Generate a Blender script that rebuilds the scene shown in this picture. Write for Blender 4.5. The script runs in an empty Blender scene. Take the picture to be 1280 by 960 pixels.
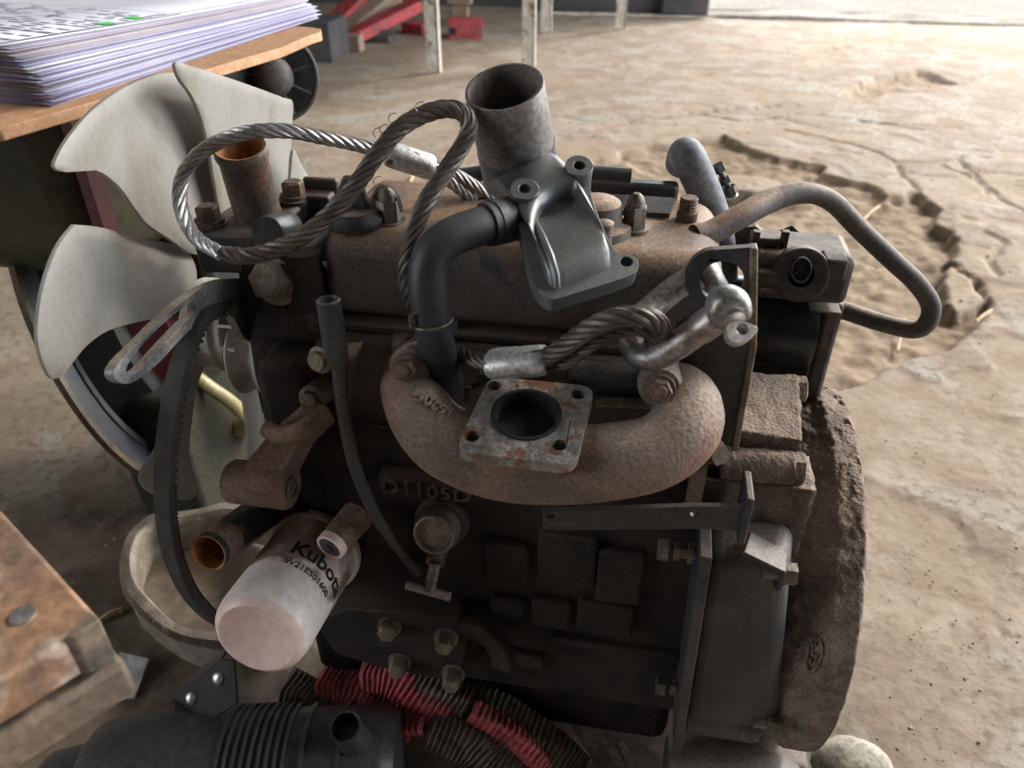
import bpy, bmesh, math, random
import numpy as np
from mathutils import Vector, Matrix, noise as mnoise
from mathutils.geometry import tessellate_polygon

random.seed(7)
S = bpy.context.scene
COL = S.collection
PI = math.pi

# ------------------------------------------------------------------ camera
F_PX = 961.0                       # focal length for a 1280x960 frame
PITCH, YAW = math.radians(34), math.radians(10)
CAM = Vector((.06, -.5, .71))
FWD = Vector((-math.sin(YAW)*math.cos(PITCH), math.cos(YAW)*math.cos(PITCH), -math.sin(PITCH)))
RGT = Vector((math.cos(YAW), math.sin(YAW), 0))
UPV = RGT.cross(FWD)
cd = bpy.data.cameras.new('camera')
cam = bpy.data.objects.new('camera', cd)
COL.objects.link(cam)
cd.sensor_width = 36
cd.lens = F_PX/1280*36
cd.clip_start, cd.clip_end = .02, 100
M = Matrix((RGT, UPV, -FWD)).transposed().to_4x4()
M.translation = CAM
cam.matrix_world = M
cd.dof.use_dof = True
cd.dof.focus_distance = .53
cd.dof.aperture_fstop = 8.5
S.camera = cam

# ------------------------------------------------------------------ world, lights, exposure
w = bpy.data.worlds.new('world')
S.world = w
w.use_nodes = True
bgn = w.node_tree.nodes['Background']
bgn.inputs[0].default_value = (.95, .975, 1.0, 1)
bgn.inputs[1].default_value = SKY_STRENGTH = 3.4
S.view_settings.view_transform = 'Standard'
S.view_settings.look = 'None'
S.view_settings.gamma = 1
S.view_settings.exposure = 0.92
S.view_settings.use_curve_mapping = False
sun = bpy.data.lights.new('hazy_sun', 'SUN')
sun.energy = 2.2
sun.angle = math.radians(14)
sun.color = (1, .93, .82)
so = bpy.data.objects.new('hazy_sun', sun)
COL.objects.link(so)
so.rotation_euler = Vector((-.62, -.66, -.60)).to_track_quat('-Z', 'Y').to_euler()

# ------------------------------------------------------------------ picture ray -> point on a real plane
def ray(px, py): return FWD + RGT*((px-640)/F_PX) + UPV*((480-py)/F_PX)
def PX(px, py, x): d = ray(px, py); return CAM + d*((x-CAM.x)/d.x)
def PY(px, py, y): d = ray(px, py); return CAM + d*((y-CAM.y)/d.y)
def PZ(px, py, z=0.): d = ray(px, py); return CAM + d*((z-CAM.z)/d.z)
def PL(px, py, p0, n): d = ray(px, py); return CAM + d*((p0-CAM).dot(n)/d.dot(n))

# ------------------------------------------------------------------ materials
def rgb(c): return (c[0], c[1], c[2], 1)
MATS = {}
def mat(name, c1, c2=None, scale=30, rough=.6, metal=0, bump=.15, bscale=220, lo=.4, hi=.62,
        dust=None, dust_amt=.7, rough2=None, c3=None, scale3=9, lo3=.55, hi3=.7, spec=.5, trans=0, detail=6, dist=.5, speck=.3):
    m = bpy.data.materials.new(name); m.use_nodes = True
    nt = m.node_tree; N = nt.nodes; L = nt.links
    b = N['Principled BSDF']
    tc = N.new('ShaderNodeTexCoord')
    def nz(sc, det=detail, ds=dist):
        n = N.new('ShaderNodeTexNoise'); n.inputs['Scale'].default_value = sc
        n.inputs['Detail'].default_value = det; n.inputs['Distortion'].default_value = ds
        L.new(tc.outputs['Object'], n.inputs['Vector']); return n.outputs['Fac']
    def rng(sock, a, c, t0=0., t1=1.):
        r = N.new('ShaderNodeMapRange'); r.inputs[1].default_value = a; r.inputs[2].default_value = c
        r.inputs[3].default_value = t0; r.inputs[4].default_value = t1
        L.new(sock, r.inputs[0]); return r.outputs[0]
    def mix(fac, a, c):
        x = N.new('ShaderNodeMix'); x.data_type = 'RGBA'
        L.new(fac, x.inputs[0])
        for s, i in ((a, 6), (c, 7)):
            if isinstance(s, tuple): x.inputs[i].default_value = rgb(s)
            else: L.new(s, x.inputs[i])
        return x.outputs[2]
    b.inputs['Base Color'].default_value = rgb(c1)
    b.inputs['Roughness'].default_value = rough
    b.inputs['Metallic'].default_value = metal
    b.inputs['Specular IOR Level'].default_value = spec
    if trans:
        b.inputs['Transmission Weight'].default_value = trans
    col = None
    if c2 is not None:
        f = rng(nz(scale), lo, hi)
        col = mix(f, c1, c2)
        if rough2 is not None:
            L.new(rng(f, 0, 1, rough, rough2), b.inputs['Roughness'])
    if c3 is not None:
        col = mix(rng(nz(scale3), lo3, hi3), col if col else c1, c3)
    if dust is not None:
        g = N.new('ShaderNodeNewGeometry'); sp = N.new('ShaderNodeSeparateXYZ')
        L.new(g.outputs['Normal'], sp.inputs[0])
        mm = N.new('ShaderNodeMath'); mm.operation = 'MULTIPLY'
        L.new(rng(sp.outputs[2], .35, .95), mm.inputs[0]); L.new(rng(nz(scale*1.7), .3, .6, .25, dust_amt), mm.inputs[1])
        col = mix(mm.outputs[0], col if col else c1, dust)
    if bump and speck:
        x = N.new('ShaderNodeMix'); x.data_type = 'RGBA'; x.blend_type = 'MULTIPLY'; x.inputs[0].default_value = 1
        if col is not None: L.new(col, x.inputs[6])
        else: x.inputs[6].default_value = rgb(c1)
        L.new(rng(nz(bscale*1.5, 5, 0), .33, .67, 1-speck, 1+speck), x.inputs[7]); col = x.outputs[2]
    if col is not None: L.new(col, b.inputs['Base Color'])
    if bump:
        bp = N.new('ShaderNodeBump'); bp.inputs['Strength'].default_value = bump
        bp.inputs['Distance'].default_value = .002
        L.new(nz(bscale, 4, 0), bp.inputs['Height']); L.new(bp.outputs[0], b.inputs['Normal'])
    MATS[name] = m
    return m

DUST = (.36, .25, .16)
mat('cast_dark', (.016, .014, .015), (.034, .026, .023), 25, .8, 0, .3, 260, spec=.25, dust=(.085, .06, .045))
mat('head_brown', (.035, .028, .026), (.065, .048, .038), 25, .75, 0, .25, 260, dust=(.13, .09, .065))
mat('cover_brown', (.078, .066, .062), (.125, .10, .088), 14, .62, .1, .2, 300, dust=(.36, .235, .15), dust_amt=.95, c3=(.05, .05, .06), scale3=14, lo3=.58, hi3=.66)
mat('manifold_rust', (.16, .125, .105), (.24, .175, .14), 22, .7, .2, .45, 320, dust=(.30, .235, .185), dust_amt=.6, c3=(.20, .085, .06), scale3=16, lo3=.52, hi3=.68)
mat('flange_rust', (.20, .185, .17), (.36, .34, .32), 130, .5, .45, .5, 420, c3=(.22, .105, .06), scale3=75, lo3=.55, hi3=.63)
mat('crud', (.15, .12, .103), (.25, .20, .17), 60, .95, 0, 1., 420, dust=(.30, .235, .185), dust_amt=.7, spec=.2)
mat('grey_iron', (.04, .041, .045), (.075, .07, .068), 18, .6, .2, .2, 250, dust=(.20, .16, .13))
mat('plate_grey', (.034, .037, .043), (.055, .054, .056), 12, .55, .3, .1, 300, dust=(.16, .13, .11))
mat('black_paint', (.010, .011, .014), (.02, .02, .022), 20, .3, 0, .03, 100, dust=(.08, .065, .055), dust_amt=.4)
mat('black_plastic', (.038, .041, .048), (.066, .066, .068), 16, .36, 0, .06, 150, dust=(.09, .08, .075), dust_amt=.55)
mat('dusty_plastic', (.04, .037, .036), (.085, .07, .06), 30, .6, 0, .1, 150, dust=(.22, .165, .12), dust_amt=.8)
mat('rubber', (.020, .023, .029), (.036, .038, .044), 15, .5, 0, .08, 120, speck=.1, dust=(.10, .10, .105), dust_amt=.4)
mat('rubber_grey', (.10, .115, .14), (.17, .185, .21), 25, .55, 0, .1, 150)
mat('alu_dark', (.12, .135, .15), (.17, .18, .185), 14, .33, .5, .06, 240, speck=.12, rough2=.5, dust=(.23, .215, .19), dust_amt=.5)
mat('alu_pipe', (.16, .15, .145), (.28, .265, .25), 40, .5, .5, .12, 200, c3=(.10, .085, .08), scale3=25, lo3=.6, hi3=.8)
mat('pipe_inside', (.10, .085, .078), (.16, .135, .12), 40, .8)
mat('rust_bore', (.22, .09, .04), (.40, .17, .06), 60, .8, .1, .3)
mat('neck_rust', (.10, .088, .082), (.17, .11, .075), 45, .6, .3, .3, c3=(.25, .12, .06), scale3=40, lo3=.6, hi3=.72)
mat('fan_plastic', (.44, .43, .40), (.36, .33, .285), 14, .42, 0, .05, 160, speck=.06, c3=(.27, .20, .14), scale3=13, lo3=.55, hi3=.85)
def translucent(name, w_):
    nt = MATS[name].node_tree; N = nt.nodes; b = N['Principled BSDF']; t = N.new('ShaderNodeBsdfTranslucent'); x = N.new('ShaderNodeMixShader')
    nt.links.new(b.inputs['Base Color'].links[0].from_socket, t.inputs[0]); x.inputs[0].default_value = w_
    nt.links.new(b.outputs[0], x.inputs[1]); nt.links.new(t.outputs[0], x.inputs[2]); nt.links.new(x.outputs[0], N['Material Output'].inputs[0])
translucent('fan_plastic', .38)
mat('hub_plastic', (.55, .54, .50), (.42, .40, .36), 30, .45, speck=.15)
mat('bore_shade', (.007, .007, .009), (.015, .013, .013), 40, .9)  # near-black tone puts the shade of a deep bore into the colour
mat('rope_greasy', (.085, .075, .068), (.15, .125, .105), 60, .5, .55, .2, 500)
mat('steel_rope', (.42, .42, .43), (.56, .56, .56), 60, .38, .75, .15, 500, c3=(.18, .15, .13), scale3=14, lo3=.5, hi3=.65)
mat('ferrule', (.5, .5, .5), (.62, .62, .62), 70, .42, .6, .25, 260, c3=(.14, .12, .11), scale3=110, lo3=.60, hi3=.66)
mat('shackle_steel', (.24, .235, .23), (.36, .34, .325), 50, .42, .7, .25, 260, c3=(.14, .10, .085), scale3=40, lo3=.52, hi3=.66)
mat('zinc', (.66, .63, .63), (.5, .5, .49), 40, .35, .8, .1)
mat('bolt_steel', (.13, .115, .10), (.22, .18, .14), 70, .5, .5, .2, 300)
mat('bolt_rust', (.11, .082, .066), (.18, .12, .085), 70, .65, .3, .3, 300)
mat('bolt_brass', (.19, .165, .12), (.13, .10, .08), 60, .5, .5, .2)
mat('bracket_blue', (.26, .29, .32), (.40, .38, .36), 30, .4, .5, .15, 250, c3=(.08, .09, .105), scale3=16, lo3=.5, hi3=.66, dust=(.42, .33, .26), dust_amt=.7)
mat('lug_rust', (.13, .088, .068), (.20, .135, .10), 18, .7, .1, .3, 240, dust=(.34, .22, .155), dust_amt=.6)
mat('filter_paint', (.86, .83, .81), (.76, .71, .68), 18, .38, 0, .08, 90, speck=.12, c3=(.20, .125, .09), scale3=13, lo3=.60, hi3=.68)
mat('filter_grime', (.16, .10, .075), (.34, .24, .19), 40, .6, 0, .2, 180, lo=.45, hi=.7)
mat('filter_end', (.84, .67, .62), (.80, .62, .57), 20, .4, 0, .05, 90, speck=.08)
mat('print_black', (.012, .022, .02), None, rough=.5, bump=0)
mat('print_grey', (.27, .27, .33), None, rough=.8, bump=0)
mat('pipe_paint', (.02, .03, .035), (.05, .05, .05), 30, .35, .1, .15, c3=(.16, .09, .06), scale3=45, lo3=.58, hi3=.66)
mat('belt_rubber', (.028, .026, .026), (.05, .047, .045), 60, .7, 0, .3, 400)
mat('webbing', (.19, .155, .12), (.29, .245, .20), 40, .95, 0, .5, 350, c3=(.11, .09, .075), scale3=12)
mat('cloth_red', (.60, .11, .14), (.70, .24, .25), 30, .95, 0, .4, 500, c3=(.16, .05, .045), scale3=22, lo3=.5, hi3=.7)
mat('cloth_dark', (.13, .11, .09), (.23, .19, .155), 60, .95, 0, .5, 500, c3=(.26, .06, .06), scale3=14, lo3=.6, hi3=.68)
mat('beam_rust', (.36, .20, .11), (.20, .13, .095), 20, .7, .1, .4, 120, c3=(.50, .40, .33), scale3=26, lo3=.54, hi3=.66)
mat('beam_dark', (.085, .075, .065), (.17, .13, .095), 24, .8, 0, .4, 120)
mat('beam_wood', (.13, .10, .075), (.20, .145, .10), 12, .8, 0, .4, 120, c3=(.45, .22, .10), scale3=18, lo3=.6, hi3=.7)
mat('particle_board', (.50, .27, .14), (.60, .35, .20), 90, .75, 0, .15, 300, speck=.12)
mat('board_edge', (.34, .18, .10), (.46, .26, .15), 120, .85, 0, .3, 300)
mat('paper', (.66, .67, .74), (.63, .63, .71), 10, .85, 0, .0)
mat('paper_violet', (.42, .40, .56), (.50, .48, .62), 10, .85, 0, .0)
mat('paper_aged', (.42, .36, .37), (.50, .44, .45), 10, .85, 0, .0)
mat('highlight_green', (.06, .80, .12), None, rough=.7, bump=0)
mat('tank_olive', (.026, .025, .014), (.05, .045, .019), 8, .4, .1, .04, 60)
mat('tank_dark', (.020, .021, .021), (.035, .034, .028), 8, .6, 0, .04, 60, spec=.2)
mat('red_paint', (.06, .011, .012), (.09, .014, .015), 12, .45, 0, .1, 80)
mat('red_faded', (.42, .05, .06), (.25, .04, .045), 10, .6, 0, .2, 60, c3=(.14, .08, .07), scale3=14)
mat('wheel_rim', (.11, .085, .05), (.07, .055, .04), 20, .5, .2, .1)
mat('wheel_steel', (.16, .155, .15), (.08, .075, .075), 25, .35, .7, .1)
mat('olive_box', (.03, .03, .022), (.045, .042, .03), 12, .9, 0, .1, spec=.08)
mat('yellow_pipe', (.40, .34, .15), (.30, .25, .13), 30, .4, .1, .05)
mat('clear_plastic', (.55, .58, .58), (.45, .48, .48), 15, .25, 0, .02, 60)
mat('leg_white', (.62, .57, .50), (.46, .41, .35), 18, .7, 0, .2, 90, c3=(.20, .15, .12), scale3=22, lo3=.55, hi3=.68)
mat('table_wood', (.20, .14, .09), (.28, .20, .13), 8, .8)
mat('dark_scrap', (.05, .05, .055), (.085, .075, .075), 10, .8)
mat('wood_block', (.30, .22, .17), (.22, .16, .12), 14, .85)
mat('straw', (.62, .46, .29), (.52, .38, .24), 40, .85, 0, .1)
mat('wood_stick', (.30, .21, .14), (.22, .15, .10), 30, .85)
mat('pale_stone', (.30, .275, .225), (.20, .18, .15), 35, .8, 0, .4, 160)
mat('pebble', (.40, .33, .26), (.22, .18, .145), 60, .9)
mat('wall_dark', (.045, .045, .05), (.07, .065, .065), 3, .9)
mat('roof_dark', (.16, .14, .12), (.11, .10, .09), 2, .9)
mat('sill_concrete', (.22, .20, .17), (.15, .13, .105), 6, .9, 0, .4, 40)
mat('outside_ground', (.15, .135, .115), (.12, .105, .085), 2, .95, 0, .4, 20)

# ------------------------------------------------------------------ mesh builder
def frame(d):
    d = d.normalized()
    a = Vector((0, 0, 1)) if abs(d.z) < .9 else Vector((1, 0, 0))
    u = a.cross(d).normalized()
    return u, d.cross(u)

def spline(pts, n=8, closed=False):
    """Catmull-Rom through pts (Vectors or tuples of any length)."""
    P = [np.array(p, float) for p in pts]; out = []
    m = len(P)
    for i in range(m if closed else m-1):
        p0 = P[(i-1) % m] if (closed or i > 0) else P[0]*2-P[1]
        p1 = P[i]; p2 = P[(i+1) % m]
        p3 = P[(i+2) % m] if (closed or i+2 < m) else P[-1]*2-P[-2]
        for k in range(n):
            t = k/n
            out.append(.5*((2*p1)+(-p0+p2)*t+(2*p0-5*p1+4*p2-p3)*t*t+(-p0+3*p1-3*p2+p3)*t**3))
    if not closed: out.append(P[-1])
    return out

class MB:
    def __init__(s): s.v = []; s.f = []
    def add(s, vs, fs):
        o = len(s.v); s.v += [Vector(q) for q in vs]; s.f += [tuple(i+o for i in f) for f in fs]; return s
    def box(s, lo, hi, R=None, c=None):
        x0, y0, z0 = lo; x1, y1, z1 = hi
        vs = [Vector(q) for q in ((x0,y0,z0),(x1,y0,z0),(x1,y1,z0),(x0,y1,z0),(x0,y0,z1),(x1,y0,z1),(x1,y1,z1),(x0,y1,z1))]
        if R is not None: vs = [R @ q for q in vs]
        if c is not None: vs = [q+Vector(c) for q in vs]
        return s.add(vs, [(0,3,2,1),(4,5,6,7),(0,1,5,4),(1,2,6,5),(2,3,7,6),(3,0,4,7)])
    def hexa(s, b, t):   # bottom quad, top quad (ccw seen from the top)
        return s.add(list(b)+list(t), [(3,2,1,0),(4,5,6,7),(0,1,5,4),(1,2,6,5),(2,3,7,6),(3,0,4,7)])
    def lathe(s, p, d, prof, n=24, cap0=True, cap1=True, phase=0, flat=1.):
        """rings at p + d*t with radius r for (t, r) in prof"""
        p = Vector(p); d = Vector(d).normalized(); u, v = frame(d)
        vs = []; fs = []
        for t, r in prof:
            for k in range(n):
                a = 2*PI*k/n+phase
                vs.append(p+d*t+u*(r*math.cos(a))+v*(r*math.sin(a)*flat))
        for i in range(len(prof)-1):
            for k in range(n):
                k2 = (k+1) % n
                fs.append((i*n+k, i*n+k2, (i+1)*n+k2, (i+1)*n+k))
        if cap0: fs.append(tuple(range(n))[::-1])
        if cap1: fs.append(tuple((len(prof)-1)*n+k for k in range(n)))
        return s.add(vs, fs)
    def cyl(s, a, b, r, r2=None, n=20, **k):
        a = Vector(a); b = Vector(b)
        return s.lathe(a, b-a, [(0, r), ((b-a).length, r if r2 is None else r2)], n, **k)
    def tube(s, pts, r, n=12, closed=False, cap=True, flat=None, up=None):
        """sweep; pts list of Vectors; r number or list; flat=(w,h) gives a rectangular section"""
        P = [Vector(q[:3]) for q in pts]; m = len(P)
        rr = r if isinstance(r, (list, tuple)) else [r]*m
        T = []
        for i in range(m):
            a = P[(i-1) % m] if closed or i else P[0]; b = P[(i+1) % m] if closed or i < m-1 else P[-1]
            T.append((b-a).normalized())
        u, v = frame(T[0])
        if up is not None:
            u = (Vector(up)-T[0]*Vector(up).dot(T[0])).normalized(); v = T[0].cross(u)
        vs = []; fs = []; nn = 4 if flat else n
        for i in range(m):
            if i:
                u = u-T[i]*u.dot(T[i]); u.normalize(); v = T[i].cross(u)
            if flat:
                for a, b in ((1,1),(-1,1),(-1,-1),(1,-1)): vs.append(P[i]+u*(a*flat[0])+v*(b*flat[1]))
            else:
                for k in range(nn):
                    a = 2*PI*k/nn; vs.append(P[i]+(u*math.cos(a)+v*math.sin(a))*rr[i])
        for i in range(m if closed else m-1):
            j = (i+1) % m
            for k in range(nn):
                k2 = (k+1) % nn; fs.append((i*nn+k, i*nn+k2, j*nn+k2, j*nn+k))
        if cap and not closed:
            fs.append(tuple(range(nn))[::-1]); fs.append(tuple((m-1)*nn+k for k in range(nn)))
        return s.add(vs, fs)
    def plate(s, loops, nrm, th):
        """flat (or nearly flat) plate: loops[0] outer, others holes, 3-D points; thickness along -nrm"""
        nrm = Vector(nrm).normalized(); L3 = [[Vector(q) for q in l] for l in loops]
        u, v = frame(nrm); o = L3[0][0]
        L2 = [[Vector(((q-o).dot(u), (q-o).dot(v), 0)) for q in l] for l in L3]
        tri = tessellate_polygon(L2)
        flat = [q for l in L3 for q in l]; n = len(flat)
        vs = flat+[q-nrm*th for q in flat]; fs = []
        for t in tri:
            a, b, c = t
            if (flat[b]-flat[a]).cross(flat[c]-flat[a]).dot(nrm) < 0: t = (a, c, b)
            fs.append(tuple(t)); fs.append(tuple(i+n for i in reversed(t)))
        o = 0
        for li, l in enumerate(L2):
            m = len(l)
            area = sum(l[i].x*l[(i+1) % m].y-l[(i+1) % m].x*l[i].y for i in range(m))
            ccw = area > 0
            for i in range(m):
                a, b = o+i, o+(i+1) % m
                q = (a, a+n, b+n, b) if (ccw == (li == 0)) else (b, b+n, a+n, a)
                fs.append(q)
            o += m
        return s.add(vs, fs)
    def loft(s, rings, cap0=True, cap1=True):
        n = len(rings[0]); vs = [q for r in rings for q in r]; fs = []
        for i in range(len(rings)-1):
            for k in range(n):
                k2 = (k+1) % n; fs.append((i*n+k, i*n+k2, (i+1)*n+k2, (i+1)*n+k))
        if cap0: fs.append(tuple(range(n))[::-1])
        if cap1: fs.append(tuple((len(rings)-1)*n+k for k in range(n)))
        return s.add(vs, fs)
    def hexb(s, p, d, r, h, washer=True):
        """hex bolt head standing on p along d"""
        p = Vector(p); d = Vector(d).normalized(); t = 0
        if washer:
            s.lathe(p, d, [(-.001, r*1.3), (h*.22, r*1.3)], 20); t = h*.22
        s.lathe(p, d, [(t, r), (t+h*.9, r), (t+h, r*.86)], 6)
        s.lathe(p, d, [(t+h*.9, r*.8), (t+h*1.05, r*.72)], 16)
        return s
    def build(s, name, m, parent=None, smooth=40, bevel=0, seg=2, sub=0, fix=True):
        me = bpy.data.meshes.new(name)
        if parent is None:
            xs = [q.x for q in s.v]; ys = [q.y for q in s.v]; zs = [q.z for q in s.v]
            o = Vector(((min(xs)+max(xs))/2, (min(ys)+max(ys))/2, min(zs)))
        else:
            o = parent.get('_o'); o = Vector(o)
        me.from_pydata([q-o for q in s.v], [], s.f)
        if fix:
            bm = bmesh.new(); bm.from_mesh(me); bmesh.ops.recalc_face_normals(bm, faces=bm.faces); bm.to_mesh(me); bm.free()
        for p in me.polygons: p.use_smooth = True
        me.set_sharp_from_angle(angle=math.radians(smooth))
        me.materials.append(MATS[m] if isinstance(m, str) else m)
        ob = bpy.data.objects.new(name, me); COL.objects.link(ob)
        ob['_o'] = tuple(o)
        if parent is None: ob.location = o
        else: ob.parent = parent
        if bevel:
            b = ob.modifiers.new('bevel', 'BEVEL'); b.width = bevel; b.segments = seg; b.limit_method = 'ANGLE'; b.angle_limit = math.radians(38)
        if sub:
            b = ob.modifiers.new('sub', 'SUBSURF'); b.levels = b.render_levels = sub
        return ob

def thing(name, label, cat, base, group=None):
    o = bpy.data.objects.new(name, None); COL.objects.link(o)
    o.location = Vector(base); o['_o'] = tuple(base); o.empty_display_size = .05
    o['label'] = label; o['category'] = cat
    if group: o['group'] = group
    return o
def tag(o, label, cat, group=None):
    o['label'] = label; o['category'] = cat
    if group: o['group'] = group
    return o
def struct(o, label=None, cat=None):
    o['kind'] = 'structure'
    if label: o['label'] = label
    if cat: o['category'] = cat
    return o
def circle(c, n, r, k=24, ph=0):
    u, v = frame(Vector(n)); return [Vector(c)+(u*math.cos(2*PI*i/k+ph)+v*math.sin(2*PI*i/k+ph))*r for i in range(k)]
def text_mb(txt, size, ext, place, bold=0):
    """block letters as a mesh; place(u, v, w) -> Vector"""
    cu = bpy.data.curves.new('t', 'FONT'); cu.body = txt; cu.size = size; cu.extrude = ext; cu.align_x = 'CENTER'; cu.align_y = 'CENTER'
    cu.resolution_u = 3; cu.offset = bold
    ob = bpy.data.objects.new('t', cu); COL.objects.link(ob)
    dg = bpy.context.evaluated_depsgraph_get(); me = ob.evaluated_get(dg).to_mesh()
    mb = MB(); mb.add([place(*v.co) for v in me.vertices], [tuple(p.vertices) for p in me.polygons])
    ob.evaluated_get(dg).to_mesh_clear(); bpy.data.objects.remove(ob); bpy.data.curves.remove(cu)
    return mb
from mathutils.bvhtree import BVHTree
def drape(ob):
    """closest-hit lookup on a built part, to seat castings on its real surface"""
    o = Vector(ob['_o']); t = BVHTree.FromPolygons([v.co+o for v in ob.data.vertices], [tuple(p.vertices) for p in ob.data.polygons])
    def f(px, py, off):
        d = ray(px, py).normalized(); h = t.ray_cast(CAM, d)
        if h[0] is None: return CAM+d*.5
        n = h[1] if h[1].dot(d) < 0 else -h[1]
        return h[0]+n*off
    return f
def crust(ob, amp, scale, seed=0, cuts=0, fine=.35):
    """caked dirt: real relief pushed along the normals"""
    me = ob.data; bm = bmesh.new(); bm.from_mesh(me)
    if cuts: bmesh.ops.subdivide_edges(bm, edges=bm.edges, cuts=cuts, use_grid_fill=True)
    bm.normal_update()
    for v in bm.verts:
        q = (v.co+Vector((seed, seed*.7, -seed)))*scale
        h = mnoise.fractal(q, .9, 2.1, 4)+fine*mnoise.noise(q*4.3)
        v.co += v.normal*(amp*h)
    bm.to_mesh(me); bm.free()
    for p in me.polygons: p.use_smooth = True

# ================================================================== SETTING
def vnoise(x, y, seed=0):
    xi = np.floor(x).astype(np.int64); yi = np.floor(y).astype(np.int64); xf = x-xi; yf = y-yi
    def h(a, b):
        n = (a*374761393+b*668265263+seed*982451653) & 0x7fffffff
        n = ((n ^ (n >> 13))*1274126177) & 0x7fffffff
        return ((n ^ (n >> 16)) & 0xffff)/65535.
    u = xf*xf*(3-2*xf); v = yf*yf*(3-2*yf)
    return (h(xi, yi)*(1-u)+h(xi+1, yi)*u)*(1-v)+(h(xi, yi+1)*(1-u)+h(xi+1, yi+1)*u)*v
def fbm(x, y, s, o=4, seed=0):
    t = 0; a = .5
    for k in range(o): t = t+a*(vnoise(x*s+7.3*k, y*s-3.1*k, seed+k)-.5); s *= 2.03; a *= .5
    return t
def sdf_poly(X, Y, poly):
    d = np.full(X.shape, 1e9); ins = np.zeros(X.shape, bool); n = len(poly)
    for i in range(n):
        ax, ay = poly[i]; bx, by = poly[(i+1) % n]
        ex, ey = bx-ax, by-ay; t = np.clip(((X-ax)*ex+(Y-ay)*ey)/(ex*ex+ey*ey+1e-12), 0, 1)
        d = np.minimum(d, (X-ax-t*ex)**2+(Y-ay-t*ey)**2)
        c = ((ay > Y) != (by > Y)) & (X < (bx-ax)*(Y-ay)/(by-ay+1e-12)+ax); ins ^= c
    d = np.sqrt(d); return np.where(ins, -d, d)
def dist_line(X, Y, pts):
    d = np.full(X.shape, 1e9)
    for (ax, ay), (bx, by) in zip(pts[:-1], pts[1:]):
        ex, ey = bx-ax, by-ay; t = np.clip(((X-ax)*ex+(Y-ay)*ey)/(ex*ex+ey*ey+1e-12), 0, 1)
        d = np.minimum(d, (X-ax-t*ex)**2+(Y-ay-t*ey)**2)
    return np.sqrt(d)
def fl(pts): return [tuple(PZ(a, b)[:2]) for a, b in pts]

def axis(parts):
    out = []
    for a, b, st in parts: out += list(np.arange(a, b, st))
    out.append(parts[-1][1]); return np.array(out)
gx = axis([(-5, -1.4, .12), (-1.4, -.6, .03), (-.6, 1.35, .0075), (1.35, 2.4, .025), (2.4, 5, .12)])
gy = axis([(-4, -.4, .15), (-.4, .25, .02), (.25, 2.3, .0085), (2.3, 3.9, .02), (3.9, 4.36, .03)])
X, Y = np.meshgrid(gx, gy, indexing='ij')
wx = X+.05*fbm(X, Y, 14, 3, 3); wy = Y+.05*fbm(X, Y, 14, 3, 9)
hole = fl([(640, 262), (690, 212), (745, 197), (790, 184), (850, 176), (903, 167), (935, 184), (970, 194), (1025, 206), (1040, 216),
           (1110, 240), (1150, 237), (1180, 258), (1172, 280), (1200, 289), (1206, 303), (1192, 322), (1232, 352), (1242, 385),
           (1218, 415), (1160, 447), (1060, 478), (980, 500), (850, 500), (700, 420), (640, 350)])
hd = sdf_poly(wx, wy, hole)
isl = [sdf_poly(wx, wy, fl(p)) for p in (
    [(1028, 208), (1065, 202), (1120, 212), (1118, 236), (1070, 226), (1034, 216)],
    [(1125, 216), (1170, 222), (1182, 236), (1150, 234)],
    [(900, 215), (960, 222), (1010, 240), (980, 246), (920, 236)],
    [(1195, 330), (1215, 345), (1225, 372), (1200, 392), (1180, 372)])]
patch = sdf_poly(wx, wy, fl([(1045, 118), (1090, 96), (1150, 86), (1172, 92), (1195, 103), (1150, 112), (1080, 122)]))
far = sdf_poly(wx, wy, fl([(850, 60), (1000, 40), (1130, 48), (1080, 80), (1020, 100), (960, 85)]))
inside = np.clip(-hd/.012, 0, 1)
for d in isl: inside = np.minimum(inside, np.clip(d/.012, 0, 1))
p2 = np.clip(-patch/.03, 0, 1)
dirt = np.maximum(inside, p2)
Z = .004*fbm(X, Y, 3, 4, 1)+.0012*fbm(X, Y, 30, 3, 5)
rough_d = .022*fbm(X, Y, 9, 4, 21)+.016*fbm(X, Y, 38, 3, 33)
depth = .026+.014*np.clip(-hd/.25, 0, 1)
Z = Z-dirt*(depth-rough_d)
cr = np.full(X.shape, 1e9)
for ln in ([(1060, 178), (1090, 187), (1120, 202), (1180, 202), (1210, 195)], [(1200, 200), (1235, 235), (1280, 262), (1330, 290)],
           [(1120, 203), (1128, 216), (1150, 237)], [(700, 170), (800, 150), (900, 137), (1000, 132)], [(920, 60), (1000, 70), (1050, 60), (1140, 66)],
           [(980, 160), (1060, 178)], [(1232, 290), (1255, 300), (1240, 325), (1250, 345)], [(860, 140), (930, 150), (1000, 142), (1080, 150), (1150, 160)],
           [(1175, 205), (1220, 222), (1232, 240)]):
    cr = np.minimum(cr, dist_line(X+.035*fbm(X, Y, 20, 3, 40), Y+.035*fbm(X, Y, 20, 3, 50), fl(ln)))
groove = np.clip(1-cr/.011, 0, 1)
Z = Z-.009*groove
dirt = np.maximum(dirt, groove*.7)
stain = np.clip(-far/.15, 0, 1)
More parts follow.
